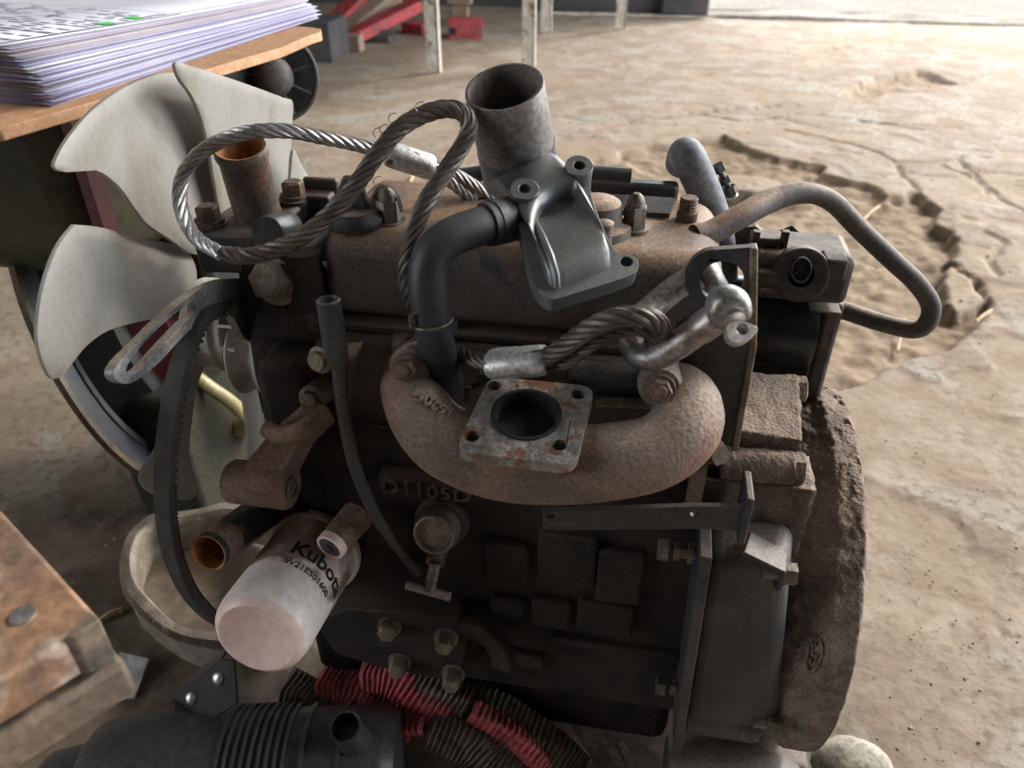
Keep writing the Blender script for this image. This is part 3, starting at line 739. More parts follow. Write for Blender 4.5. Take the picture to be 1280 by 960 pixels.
# ---- breather pipe loop at the right
pts = [PY(868, 296, -.012), PY(890, 290, -.005), PY(930, 268, .01), PY(965, 250, .03), PY(1005, 241, .045), PY(1040, 252, .055), PY(1075, 287, .06), PY(1115, 325, .06), PY(1145, 353, .06), PY(1163, 380, .06), PY(1160, 402, .06), PY(1142, 412, .06), PY(1100, 403, .065), PY(1060, 390, .07), PY(1030, 384, .075)]
sq = spline(pts, 8); mb = MB(); mb.tube(sq[:26], .0082, 16); bpi = part(mb, 'breather_pipe', 'cover_brown', None)
mb = MB(); mb.tube(sq[25:], [max(.0070, .0081-.0001*i) for i in range(len(sq)-25)], 16); part(mb, 'breather_hose', 'dusty_plastic', bpi)
# ---- grey coolant hose behind the cover, with clamp
pts = [PY(858, 190, .075), PY(862, 200, .068), PY(874, 225, .07), PY(888, 260, .075), PY(898, 300, .08), PY(903, 350, .09)]
pts = [PY(852, 205, .10), PY(856, 193, .09)]+pts[1:]
sq = spline(pts, 8); mb = MB(); mb.tube(sq, .0125, 20); hz = part(mb, 'coolant_hose', 'rubber_grey')
tv = MB()
for i in range(6, len(sq)-3, 2):
    pass
c0 = PY(888, 288, .077); mb = MB(); dd = (PY(898, 300, .08)-PY(888, 260, .075)).normalized()
mb.lathe(c0-dd*.004, dd, [(0, .0126), (0, .0136), (.009, .0136), (.009, .0126)], 24, cap0=False, cap1=False); part(mb, 'hose_clamp', 'bolt_steel', hz)
a, b = PY(896, 206, .085), PY(914, 242, .085); dd = (b-a).normalized()
mb = MB(); mb.cyl(a, b, .0022, n=10); mb.lathe(a, dd, [(0, .005), (.006, .005)], 6); mb.lathe(a+dd*.012, dd, [(0, .0045), (.004, .0045)], 6); mb.lathe(a+dd*.02, dd, [(0, .0055), (.007, .0045)], 8); part(mb, 'clamp_bolt', 'grey_iron', hz)
mb = MB(); mb.lathe(b, dd, [(0, .0042), (.003, .0046), (.004, .003)], 12); part(mb, 'clamp_screw_head', 'zinc', hz)

# ---- thermostat housing and water pump at the left front
NB, NT = PY(326, 280, -.03), PY(300, 183, -.045); nd = (NT-NB).normalized(); nl = (NT-NB).length
mb = MB(); mb.lathe(NB, nd, [(-.012, .024), (0, .020), (.006, .0168), (.012, .0158), (nl-.009, .0158), (nl-.006, .0172), (nl-.002, .0172), (nl, .0160)], 32, cap1=False); th = part(mb, 'thermostat_housing', 'neck_rust')
mb = MB(); mb.lathe(NB, nd, [(nl, .0161), (nl-.001, .0135), (nl-.03, .0132), (nl-.032, .001)], 32, cap0=False); part(mb, 'neck_bore', 'rust_bore', th)
b1, b2 = PY(262, 275, -.045), PY(368, 244, -.01)
tz = V((0, 0, 1)); cc = (b1+b2)/2+V((0, -.004, 0)); ax = (b2-b1).normalized(); sd = tz.cross(ax).normalized()
hl = (b2-b1).length/2
def slab(z0, z1, s):
    out = []
    for z, k in ((z0, s*.97), (z1, s)):
        r = []
        for t in np.linspace(0, 2*PI, 41)[:-1]:
            cx, sx = math.cos(t), math.sin(t)
            e = .013+.019*max(0, 1-abs(cx)*1.25)   # wide in the middle, ears at the ends
            r.append(cc+ax*(hl*cx*1.0+.011*cx)+sd*(e*sx*1.15)*k+tz*z)
        out.append(r)
    return out
mb = MB(); mb.loft(slab(-.034, -.004, 1.)); tf = part(mb, 'housing_flange', 'grey_iron', th, bevel=.003)
for b in (b1, b2):
    mb = MB(); mb.lathe(b+tz*-.014, tz, [(0, .0125), (.012, .0115), (.013, .009)], 20); part(mb, 'ear_boss', 'grey_iron', th)
    mb = MB(); mb.hexb(b+tz*-.001, tz, .0078, .009); part(mb, 'bolt', 'bolt_rust', th)
c = PY(334, 291, -.068); d = V((.1, -.9, .3)).normalized()
mb = MB(); mb.lathe(c-d*.035, d, [(0, .0125), (.033, .0112), (.035, .0102)], 24); part(mb, 'side_stub', 'black_plastic', th)
mb = MB(); mb.hexa([V((-.215, -.065, .39)), V((-.15, -.07, .39)), V((-.15, .03, .39)), V((-.215, .03, .39))], [V((-.212, -.06, .500)), V((-.158, -.06, .500)), V((-.158, .02, .500)), V((-.212, .02, .500))])
wp = part(mb, 'water_pump', 'cast_dark', bevel=.012, seg=4)
mb = MB(); mb.cyl(PY(378, 315, -.06), PY(388, 400, -.066), .012, .014, 20); part(mb, 'bypass_pipe', 'cast_dark', wp)
c = PY(342, 350, -.072); d = V((-.15, -.9, .38)).normalized()
mb = MB(); mb.lathe(c-d*.012, d, [(0, .0175), (.008, .0175), (.009, .0155), (.0125, .0150)], 28); mb.hexb(c, d, .0135, .010, False); part(mb, 'pump_bolt', 'bolt_steel', wp)
mb = MB(); mb.hexa([PY(310, 425, -.072), PY(395, 425, -.09), V((-.15, .0, .395)), V((-.205, 0, .395))], [PY(322, 375, -.072), PY(392, 390, -.078), V((-.15, .0, .44)), V((-.205, 0, .44))]); part(mb, 'pump_foot', 'cast_dark', wp, bevel=.006)
for q in ((402, 448), (388, 498)):
    p = PY(*q, -.108); mb = MB(); mb.lathe(p, (0, -.93, .3), [(-.02, .0095), (-.001, .0088), (0, .0075)], 18); mb.hexb(p, (0, -.93, .3), .006, .006, False); part(mb, 'bolt', 'bolt_steel', wp)
# cover bulge beside the pump
mb = MB(); mb.lathe(PY(385, 345, -.03), (.3, -.9, .3), [(0, .02), (.02, .017), (.024, .010)], 24); part(mb, 'pump_bulge', 'cover_brown', wp)

# ---- slotted adjusting arm
SX = -.212
def TX(a, b): return PX(a, b, SX)
outer = spline([(322, 352), (300, 348), (272, 352), (240, 368), (206, 396), (172, 430), (148, 455), (143, 470), (152, 479), (168, 477), (196, 456), (222, 428), (246, 404), (258, 392), (276, 388), (292, 398), (304, 420), (316, 426), (324, 400)], 4, True)
slot = spline([(243, 378), (236, 380), (214, 396), (188, 420), (166, 446), (158, 462), (164, 468), (176, 462), (200, 436), (226, 408), (244, 390)], 4, True)
mb = MB(); mb.plate([[TX(*q) for q in outer], [TX(*q) for q in slot]], (1, 0, 0), .006)
part(mb, 'adjusting_arm', 'bracket_blue', None, bevel=.0012)

# ---- fan: six blades, hub and pulley (plane across the crankshaft)
FX = -.262
FC = PX(268, 405, FX)
fan = MB(); fan.lathe(FC+V((-.012, 0, 0)), (1, 0, 0), [(0, .030), (.004, .036), (.026, .036), (.030, .030)], 40)
FAN = part(fan, 'fan', 'hub_plastic')
blades = [
    [(222, 92), (190, 94), (150, 112), (115, 138), (86, 172), (70, 200), (70, 211), (82, 215), (104, 212), (126, 216), (150, 236), (168, 262), (185, 282), (212, 300), (236, 316), (262, 318), (272, 300), (278, 260), (266, 200), (248, 150), (232, 108)],
    [(220, 78), (244, 84), (282, 96), (322, 110), (354, 122), (366, 128), (365, 160), (362, 205), (352, 250), (330, 285), (300, 310), (285, 300), (272, 250), (262, 190), (252, 150), (238, 118), (224, 98)],
    [(90, 284), (98, 281), (130, 285), (170, 296), (210, 304), (234, 314), (246, 340), (240, 372), (216, 392), (186, 400), (158, 406), (130, 416), (106, 434), (88, 456), (74, 472), (62, 470), (50, 440), (47, 408), (54, 358), (70, 312)],
    [(246, 402), (262, 424), (258, 450), (246, 482), (240, 520), (236, 560), (238, 590), (246, 612), (240, 624), (220, 625), (190, 616), (176, 600), (182, 582), (198, 556), (206, 520), (212, 480), (222, 440), (232, 410)],
    [(296, 430), (312, 440), (318, 470), (326, 510), (336, 545), (344, 580), (342, 620), (320, 630), (312, 590), (310, 550), (306, 510), (300, 470)],
    [(366, 188), (378, 208), (392, 232), (402, 250), (398, 290), (370, 330), (330, 360), (310, 340), (340, 290), (360, 240)],
]
for bi, pts in enumerate(blades):
    ol = spline(pts, 4, True)
    mid = [np.mean([p[0] for p in pts]), np.mean([p[1] for p in pts])]
    cm = PX(mid[0], mid[1], FX); rad = (cm-FC); rad.x = 0; rad.normalize(); tg = V((0, -rad.z, rad.y))
    def bl(a, b, off=0):
        x = FX
        for _ in range(4):
            p = PX(a, b, x); x = FX+.16*(p-FC).dot(tg)
        return p+V((off, 0, 0))
    o3 = [bl(*q) for q in ol]
    # interior points keep the warp smooth
    mb = MB(); n = len(o3); cen = bl(*mid)
    rings = [[cen+(p-cen)*s for p in o3] for s in (1, .985, .8, .55, .3)]
    th_ = .0022
    top = rings; bot = [[p+V((-th_, 0, 0)) for p in r] for r in rings]
    top = [[p for p in top[0]]]+[[p+V((.0006, 0, 0)) for p in r] for r in top[1:]]
    vs = [p for r in top+bot for p in r]+[cen+V((.0006, 0, 0)), cen+V((-th_, 0, 0))]; fs = []
    K = len(rings)
    for i in range(K-1):
        for k in range(n):
            k2 = (k+1) % n
            fs.append((i*n+k, i*n+k2, (i+1)*n+k2, (i+1)*n+k)); fs.append(((K+i)*n+k2, (K+i)*n+k, (K+i+1)*n+k, (K+i+1)*n+k2))
    for k in range(n):
        k2 = (k+1) % n
        fs.append(((K-1)*n+k, (K-1)*n+k2, 2*K*n)); fs.append(((2*K-1)*n+k2, (2*K-1)*n+k, 2*K*n+1)); fs.append((k2, k, K*n+k, K*n+k2))
    mb.add(vs, fs)
    mb.build('fan_blade', 'fan_plastic', FAN, smooth=50)
# hub collar, ribs and pulley between fan and pump
mb = MB(); c = FC+V((.016, 0, 0))
mb.lathe(c, (1, 0, 0), [(0, .033), (.006, .033), (.008, .026), (.030, .024), (.036, .028)], 36); part(mb, 'hub_collar', 'hub_plastic', FAN)
for k in range(12):
    a = 2*PI*k/12; m = MB(); R = Matrix.Rotation(a, 3, 'X'); m.box((0, .024, -.0012), (.014, .0345, .0012), R, c+V((.004, 0, 0))); part(m, 'hub_rib', 'hub_plastic', FAN)
pc = PX(316, 434, -.232)
mb = MB(); mb.lathe(pc+V((-.006, 0, 0)), (1, 0, 0), [(0, .034), (.003, .037), (.006, .0355), (.012, .028), (.018, .028), (.023, .037), (.026, .0375), (.0275, .034), (.0275, .018), (.04, .016)], 40); part(mb, 'fan_pulley', 'hub_plastic', None)

# ---- alternator lug
lc0, lc1 = PY(305, 606, -.135), PY(364, 610, -.135); d = V((1, -.05, 0)).normalized()
lc0 = V((lc1.x-.046, lc1.y+.002, lc1.z-.002)); d = (lc1-lc0).normalized()
mb = MB(); mb.lathe(lc0, d, [(0, .0135), (.003, .0155), (.043, .0155), (.046, .0142)], 28)
lug = part(mb, 'alternator_lug', 'lug_rust')
mb = MB(); mb.lathe(lc1-d*.006, d, [(0, .0085), (.0075, .0085), (.0075, .0062), (.002, .0058)], 20); part(mb, 'lug_bush', 'bolt_steel', lug)
u0 = [lc0+V((.004, -.012, .006)), lc1+V((-.004, -.012, .006)), lc1+V((-.004, .012, -.008)), lc0+V((.004, .012, -.008))]
u1 = [PY(336, 540, -.118), PY(385, 548, -.118), PY(392, 556, -.095), PY(345, 552, -.095)]
u2 = [PY(384, 498, -.112), PY(412, 505, -.112), PY(424, 525, -.085), PY(384, 520, -.085)]
mb = MB(); mb.loft([u0, u1, u2]); part(mb, 'lug_arm', 'lug_rust', lug, bevel=.004, seg=3)
mb = MB(); mb.tube(spline([PY(334, 536, -.125), PY(352, 544, -.13), PY(376, 538, -.128), PY(390, 528, -.12)], 5), .006, 12); part(mb, 'lug_rib', 'lug_rust', lug)
mb = MB(); mb.loft([[PY(300, 640, -.105), PY(345, 655, -.105), PY(350, 640, -.08), PY(310, 630, -.08)], [PY(330, 618, -.11), PY(420, 650, -.105), PY(430, 630, -.08), PY(340, 610, -.08)], [V((-.16, -.105, .30)), V((-.14, -.105, .28)), V((-.14, -.07, .28)), V((-.16, -.07, .31))]])
part(mb, 'lower_case_web', 'cast_dark', None, bevel=.004)
# ---- coolant stub pipe
a, b = PY(318, 648, -.11), PY(260, 692, -.165); d = (b-a).normalized(); l = (b-a).length
mb = MB(); mb.lathe(a, d, [(-.02, .015), (l*.55, .0142), (l*.62, .0136), (l-.004, .0136), (l-.002, .0142), (l, .0136)], 28, cap1=False); sp_ = part(mb, 'coolant_stub', 'pipe_paint')
mb = MB(); mb.lathe(a, d, [(l, .0137), (l-.001, .0120), (l-.03, .0118), (l-.031, .001)], 28, cap0=False); part(mb, 'stub_bore', 'rust_bore', sp_)
mb = MB(); mb.lathe(a, d, [(l*.62, .0139), (l-.005, .0139)], 28, cap0=False, cap1=False); part(mb, 'rusted_end', 'lug_rust', sp_)

# ---- oil filter
fa, fb = PY(394, 690, -.112), PY(322, 796, -.205); fd = (fb-fa).normalized(); fl_ = (fb-fa).length; FR = .0335
mb = MB(); mb.lathe(fa, fd, [(0, FR-.002), (.002, FR), (fl_-.012, FR), (fl_-.004, FR*.965), (fl_, FR*.88), (fl_+.0015, FR*.80)], 48, cap1=False)
flt = part(mb, 'oil_filter', 'filter_paint')
mb = MB(); mb.lathe(fa, fd, [(fl_-.0030, FR*.955), (fl_+.0002, FR*.885), (fl_+.0018, FR*.80), (fl_+.001, FR*.72), (fl_-.001, FR*.62), (fl_-.0015, .001)], 48, cap0=False); part(mb, 'filter_end', 'filter_end', flt)
mb = MB(); mb.lathe(fa, fd, [(-.004, FR*.9), (-.004, FR+.0022), (0, FR+.003), (.003, FR+.0022), (.0035, FR)], 48); part(mb, 'filter_seam', 'filter_paint', flt)
mb = MB(); mb.lathe(fa, fd, [(-.012, FR*.8), (-.003, FR*.95)], 40); part(mb, 'filter_seal', 'rubber', flt)
mb = MB(); mb.lathe(fa-fd*.012, -fd, [(0, .036), (.012, .034), (.035, .028)], 32); part(mb, 'filter_mount', 'cast_dark', None)
fu = (CAM-fa); fu = (fu-fd*fu.dot(fd)).normalized(); fv = fd.cross(fu)   # fu points to the viewer
sgn = 1 if fv.x > 0 else -1
def wrap(ang0, ax0, k=1.):
    def f(u, v, w_):
        a = ang0+u*k/FR; r = FR+.00025+w_
        return fa+fd*(ax0-v)+(fu*math.cos(a)+fv*(sgn*math.sin(a)))*r
    return f
part(text_mb('Kubota', .0178, .0001, wrap(math.radians(18), .040), .0004), 'brand_print', 'print_black', flt)
part(text_mb('W21ES01600', .0075, .0001, wrap(math.radians(10), .055), .0001), 'number_print', 'print_black', flt)
# grime baked on near the mount, with its own ragged edge
def grime_filter():
    m = MATS['filter_paint']; nt = m.node_tree; N = nt.nodes; L = nt.links; b = N['Principled BSDF']
    src = b.inputs['Base Color'].links[0].from_socket
    tc = N.new('ShaderNodeTexCoord'); dt = N.new('ShaderNodeVectorMath'); dt.operation = 'DOT_PRODUCT'; dt.inputs[1].default_value = tuple(fd)
    L.new(tc.outputs['Object'], dt.inputs[0])
    nz = N.new('ShaderNodeTexNoise'); nz.inputs['Scale'].default_value = 34; nz.inputs['Detail'].default_value = 7; nz.inputs['Distortion'].default_value = .6
    L.new(tc.outputs['Object'], nz.inputs['Vector'])
    md = N.new('ShaderNodeMath'); md.operation = 'MULTIPLY_ADD'; L.new(nz.outputs['Fac'], md.inputs[0]); md.inputs[1].default_value = .13; L.new(dt.outputs['Value'], md.inputs[2])
    r = N.new('ShaderNodeMapRange'); e = fa.dot(fd)+.065; r.inputs[1].default_value = e+.044; r.inputs[2].default_value = e+.056; r.inputs[3].default_value = .92; r.inputs[4].default_value = 0
    L.new(md.outputs[0], r.inputs[0])
    sx = N.new('ShaderNodeVectorMath'); sx.operation = 'DOT_PRODUCT'; sx.inputs[1].default_value = tuple(fv*sgn); L.new(tc.outputs['Object'], sx.inputs[0])
    r2 = N.new('ShaderNodeMapRange'); e2 = fa.dot(fv*sgn); r2.inputs[1].default_value = e2+.008; r2.inputs[2].default_value = e2+.022; r2.inputs[3].default_value = 1; r2.inputs[4].default_value = .25; L.new(sx.outputs['Value'], r2.inputs[0])
    mu = N.new('ShaderNodeMath'); mu.operation = 'MULTIPLY'; L.new(r.outputs[0], mu.inputs[0]); L.new(r2.outputs[0], mu.inputs[1])
    nz2 = N.new('ShaderNodeTexNoise'); nz2.inputs['Scale'].default_value = 90; nz2.inputs['Detail'].default_value = 6; L.new(tc.outputs['Object'], nz2.inputs['Vector'])
    g = N.new('ShaderNodeMix'); g.data_type = 'RGBA'; L.new(nz2.outputs['Fac'], g.inputs[0]); g.inputs[6].default_value = (.13, .075, .055, 1); g.inputs[7].default_value = (.40, .28, .22, 1)
    x = N.new('ShaderNodeMix'); x.data_type = 'RGBA'; L.new(mu.outputs[0], x.inputs[0]); L.new(src, x.inputs[6]); L.new(g.outputs[2], x.inputs[7]); L.new(x.outputs[2], b.inputs['Base Color'])
grime_filter()
# sensor beside the filter
c = PY(416, 680, -.140); d = V((-.25, -.85, -.05)).normalized()
mb = MB(); mb.lathe(c-d*.03, d, [(0, .0125), (.03, .0110)], 24); part(mb, 'sensor_boss', 'lug_rust', None)
mb = MB(); mb.lathe(c, d, [(-.006, .0108), (0, .0112), (.004, .0108), (.004, .0088), (-.002, .0085)], 24); sb_ = part(mb, 'sensor_collar', 'filter_end', None)
mb = MB(); mb.lathe(c, d, [(-.003, .009), (.003, .0088), (.0045, .0065), (.0045, .003)], 24); mb.cyl(c+d*.004, c+d*.006, .0035); part(mb, 'pressure_switch', 'black_plastic', sb_)

# ---- dipstick tube with bracket
pts = [PY(412, 388, -.128), PY(420, 430, -.130), PY(424, 470, -.132), PY(432, 530, -.135), PY(446, 590, -.134), PY(472, 648, -.128), PY(502, 690, -.118), PY(522, 715, -.104)]
sq = spline(pts, 7); mb = MB(); mb.tube(sq[5:], .0042, 12); dp = part(mb, 'dipstick_tube', 'grey_iron')
a, b = PY(410, 374, -.127), PY(424, 462, -.131); d = (b-a).normalized(); l = (b-a).length
mb = MB(); mb.lathe(a, d, [(.02, .004), (.001, .0055), (-.0002, .0062), (.001, .0072), (.003, .0071), (l*.6, .0074), (l*.8, .0070), (l, .0044)], 24, cap0=True); part(mb, 'tube_mouth', 'plate_grey', dp)
q = [PY(408, 428, -.118), PY(456, 425, -.118), PY(436, 462, -.124), PY(418, 462, -.126)]
mb = MB(); mb.plate([[PY(398, 432, -.11), PY(456, 426, -.11), PY(436, 460, -.128), PY(420, 462, -.13)]], (0, -.3, 1), .003)
mb.plate([[PY(456, 426, -.11), PY(436, 460, -.128), PY(438, 500, -.128), PY(448, 492, -.11)]], (1, -.2, 0), .003); part(mb, 'tube_bracket', 'cover_brown', dp, bevel=.0008)
p = PY(402, 449, -.118); mb = MB(); mb.lathe(p, (-.3, -.9, .2), [(-.004, .009), (.002, .009), (.003, .0065), (.006, .0062)], 20); part(mb, 'bolt', 'bolt_steel', dp)
# small plumbing on the side of the block
for q in ((405, 610), (455, 560)):
    p = PY(*q, -.1)

# ================================================================== LOOSE THINGS
# ---- intake elbow resting on the valve cover, with its rubber hose
fn2 = V((.10, -.42, .90)).normalized(); e0 = PZ(716, 305, .531)
T2 = lambda a, b: PL(a, b, e0, fn2)
ELB = thing('intake_elbow', 'dark grey cast aluminium intake elbow with upright pipe resting on valve cover', 'intake elbow', PZ(716, 305, .515))
c1, c2_, c3, c4 = T2(652, 252), T2(722, 224), T2(788, 331), T2(690, 366)
ears = [(655, 252), (720, 222), (782, 327)]
outer = spline([(643, 250), (650, 240), (668, 240), (690, 232), (708, 212), (728, 210), (738, 224), (740, 246), (756, 290), (772, 316), (792, 320), (798, 330), (792, 342), (760, 354), (720, 366), (692, 374), (676, 366), (664, 345), (656, 310), (646, 272)], 3, True)
mb = MB(); mb.plate([[T2(*q) for q in outer]]+[circle(T2(*q), fn2, .0036, 14) for q in ((655, 251), (722, 222), (783, 327))], fn2, .011); part(mb, 'flange', 'alu_dark', ELB, bevel=.002)
PB, PT = PY(650, 210, -.012), PY(630, 108, -.034); pd = (PT-PB).normalized(); pl = (PT-PB).length; PR = .0243
ring0 = [T2(*q) for q in spline([(672, 280), (680, 262), (700, 250), (722, 250), (742, 290), (762, 326), (756, 338), (720, 352), (696, 360), (684, 352), (674, 322), (670, 300)], 3, True)]
n0 = len(ring0)
cen0 = sum(ring0, V())/n0
# pair the flange ring with a circle at the pipe foot
u, v = frame(pd)
def ang(q):
    o = q-cen0; return math.atan2(o.dot(v), o.dot(u))
foot = []
for q in ring0:
    a_ = ang(q); foot.append(PB+(u*math.cos(a_)+v*math.sin(a_))*PR*1.02)
rings = []
for t in np.linspace(0, 1, 9):
    e = t*t*(3-2*t); off = fn2*(.020*math.sin(PI*min(1, t*1.1)))
    rings.append([a*(1-e)+b*e+off*(1-t*.7) for a, b in zip(ring0, foot)])
mb = MB(); mb.loft(rings, cap0=True, cap1=True); part(mb, 'elbow_body', 'alu_dark', ELB, smooth=60)
mb = MB(); mb.lathe(PB, pd, [(-.006, PR*1.04), (pl*.30, PR*1.03)], 40, cap1=True); part(mb, 'pipe_foot', 'alu_dark', ELB)
mb = MB(); mb.lathe(PB, pd, [(pl*.26, PR), (pl*.28, PR*1.01), (pl-.002, PR*.985), (pl, PR*.965), (pl, PR*.90)], 48, cap1=False); pipe = part(mb, 'pipe', 'alu_pipe', ELB)
mb = MB(); mb.lathe(PB, pd, [(pl, PR*.905), (pl-.004, PR*.885), (pl*.3, PR*.87), (pl*.29, .002)], 48, cap0=False); part(mb, 'pipe_bore', 'pipe_inside', pipe)
# raised casting ridge and back ear post
rd = [rings[k][n0*9//12] for k in range(1, 8)]
ri = [min(range(n0), key=lambda i: (T2(694, 362)-ring0[i]).length)][0]
mb = MB(); mb.tube([rings[k][ri]+fn2*.0005 for k in range(0, 8)], .0022, 8); part(mb, 'casting_ridge', 'alu_dark', ELB)
for q in ((722, 222), (655, 251)):
    p = T2(*q); mb = MB(); hole_ = circle(p+fn2*.010, fn2, .0036, 14); mb.plate([circle(p+fn2*.010, fn2, .0085, 22), hole_], fn2, .030); part(mb, 'ear', 'alu_dark', ELB, bevel=.001)
# hose from the elbow down to the head
hp = [PY(652, 272, -.062), PY(628, 276, -.078), PY(596, 284, -.092), PY(562, 298, -.104), PY(540, 320, -.112), PY(534, 352, -.117), PY(540, 400, -.119), PY(550, 450, -.116), PY(562, 492, -.104)]
sq = spline(hp, 9); mb = MB(); mb.tube(sq, .0112, 20); hose = part(mb, 'rubber_hose', 'rubber', ELB)
mb = MB(); mb.tube(sq[:14], .0135, 20); mb.tube(sq[13:16], .0128, 20); part(mb, 'hose_cuff', 'rubber', hose)
c = V(sq[54]); dd = (V(sq[56])-V(sq[52])).normalized()
mb = MB(); ringp = circle(c, dd, .0118, 24); mb.tube(ringp, .0011, 6, closed=True); q = PY(520, 400, -.128); mb.tube([q+V((.002, 0, .006)), q+V((-.003, -.002, .003)), q+V((-.003, -.002, -.004)), q+V((.003, 0, -.004))], .0013, 6); part(mb, 'wire_tie', 'bolt_brass', hose)

# ---- wire rope sling
def rope(mb, pts, R, pitch=.034, strands=6, closed=False, step=.0016):
    P = [V(q[:3]) for q in spline(pts, 24, closed)]
    out = [P[0]]; acc = 0
    for a, b in zip(P[:-1], P[1:]):
        seg = (b-a).length; t = step-acc
        while t <= seg: out.append(a+(b-a)*(t/seg)); t += step
        acc = seg-(t-step)
    P = out; m = len(P); T_ = [(P[min(i+1, m-1)]-P[max(i-1, 0)]).normalized() for i in range(m)]
    u, v = frame(T_[0]); fr = []
    for i in range(m):
        u = (u-T_[i]*u.dot(T_[i])).normalized(); fr.append((u.copy(), T_[i].cross(u)))
    for s in range(strands):
        q = []
        for i in range(m):
            a = 2*PI*(s/strands+i*step/pitch); q.append(P[i]+(fr[i][0]*math.cos(a)+fr[i][1]*math.sin(a))*R*.63)
        mb.tube(q, R*.37, 7)
    mb.tube(P[::3], R*.5, 6)
    return P
SL = thing('wire_rope_sling', 'twisted steel wire rope sling looped over the engine with two pressed ferrules', 'wire rope', PY(540, 300, -.09))
RP = [(614, 454, -.124), (592, 449, -.116), (568, 440, -.102), (545, 428, -.097), (526, 405, -.098), (513, 372, -.104), (508, 335, -.106), (516, 295, -.10), (534, 250, -.088), (560, 210, -.074), (578, 182, -.064), (587, 160, -.058),
      (580, 142, -.056), (560, 136, -.056), (530, 143, -.060), (498, 162, -.068), (468, 198, -.078), (440, 238, -.088), (408, 272, -.098), (368, 301, -.108), (320, 319, -.112), (278, 318, -.108), (246, 298, -.098), (228, 266, -.086), (226, 230, -.074),
      (244, 197, -.066), (276, 176, -.062), (316, 165, -.058), (360, 164, -.048), (404, 172, -.036), (446, 181, -.024), (488, 192, -.014)]
mb = MB(); rope(mb, [PY(*q) for q in RP[:22]], .0054, .044); part(mb, 'rope', 'rope_greasy', SL)
mb = MB(); rope(mb, [PY(*q) for q in RP[21:]], .0047, .044); part(mb, 'rope', 'steel_rope', SL)
def ferrule(a, b, r, flat=.8):
    d = b-a; l = d.length; m = MB(); m.lathe(a, d, [(0, r*.82), (.0015, r*.95), (.005, r), (l-.005, r), (l-.0015, r*.95), (l, r*.82)], 28, flat=flat)
    part(m, 'ferrule', 'ferrule', SL)
ferrule(PY(611, 455, -.126), PY(684, 450, -.130), .0108)
ferrule(PY(483, 191, -.014), PY(541, 210, -.002), .0108)
mb = MB(); rope(mb, [PY(*q) for q in ((682, 447, -.131), (704, 434, -.137), (735, 412, -.143), (770, 397, -.146), (802, 395, -.145), (822, 404, -.138), (826, 417, -.126), (812, 424, -.116))], .0058, .05); part(mb, 'rope_eye', 'rope_greasy', SL)
mb = MB(); rope(mb, [PY(*q) for q in ((682, 456, -.128), (702, 455, -.130), (725, 440, -.134), (752, 422, -.138), (782, 412, -.138), (808, 412, -.132), (824, 418, -.124), (812, 424, -.116))], .0046, .044); part(mb, 'rope_eye', 'rope_greasy', SL)
mb = MB(); rope(mb, [PY(*q) for q in ((538, 207, -.003), (560, 213, .004), (590, 230, .012), (620, 248, .02), (660, 262, .03), (690, 268, .04), (688, 276, .044), (650, 276, .038), (612, 262, .024), (580, 240, .010), (556, 222, .001), (538, 213, -.003))], .0045, .044); part(mb, 'rope_eye', 'steel_rope', SL)
mb = MB()
for (a, b), y in (((489, 154), -.066), ((478, 168), -.07), ((470, 172), -.072), ((522, 140), -.06), ((470, 232), -.08)):
    p = PY(a, b, y-.004); mb.tube(spline([p, p+V((-.001, -.001, .003)), p+V((.001, -.001, .0055)), p+V((.004, -.001, .006))], 4), .0004, 4)
part(mb, 'frayed_wire', 'steel_rope', SL)

# ---- bow shackle
SH = thing('bow_shackle', 'galvanised steel bow shackle with screw pin through the lifting bracket', 'shackle', PY(850, 400, -.12))
bp_ = [(908, 388, -.136), (880, 408, -.134), (846, 432, -.130), (818, 446, -.125), (797, 442, -.118), (790, 424, -.108), (797, 402, -.098), (818, 382, -.086), (842, 362, -.076), (868, 346, -.068), (885, 338, -.064)]
sq = spline([PY(*q) for q in bp_], 7); mb = MB(); mb.tube(sq, [.0078 if 8 < i < 62 else .0085 for i in range(len(sq))], 20); part(mb, 'bow', 'shackle_steel', SH)
pa, pb = PY(884, 334, -.066), PY(914, 394, -.134); d = (pb-pa).normalized(); L_ = (pb-pa).length
mb = MB(); mb.lathe(pa, d, [(-.006, .0062), (L_+.01, .0062)], 20); part(mb, 'pin', 'shackle_steel', SH)
mb = MB(); mb.lathe(PY(910, 385, -.136)-d*.010, d, [(0, .0085), (.003, .0105), (.009, .0118), (.015, .0112), (.018, .0088), (.0185, .0065)], 28); part(mb, 'bow_eye', 'shackle_steel', SH)
mb = MB(); mb.lathe(PY(917, 398, -.142)-d*.002, d, [(0, .0075), (.003, .0075), (.003, .0056), (.007, .0056)], 24); pc_ = part(mb, 'pin_collar', 'shackle_steel', SH)
h0 = PY(928, 412, -.157); tn = V((.12, -.55, .82)).normalized(); TT = lambda a, b: PL(a, b, h0, tn)
mb = MB(); mb.plate([[TT(*q) for q in spline([(908, 416), (910, 406), (922, 402), (936, 404), (947, 411), (940, 421), (926, 428), (914, 426)], 4, True)], circle(TT(928, 411), tn, .0032, 16)], tn, .005); part(mb, 'pin_tab', 'zinc', SH, bevel=.001)

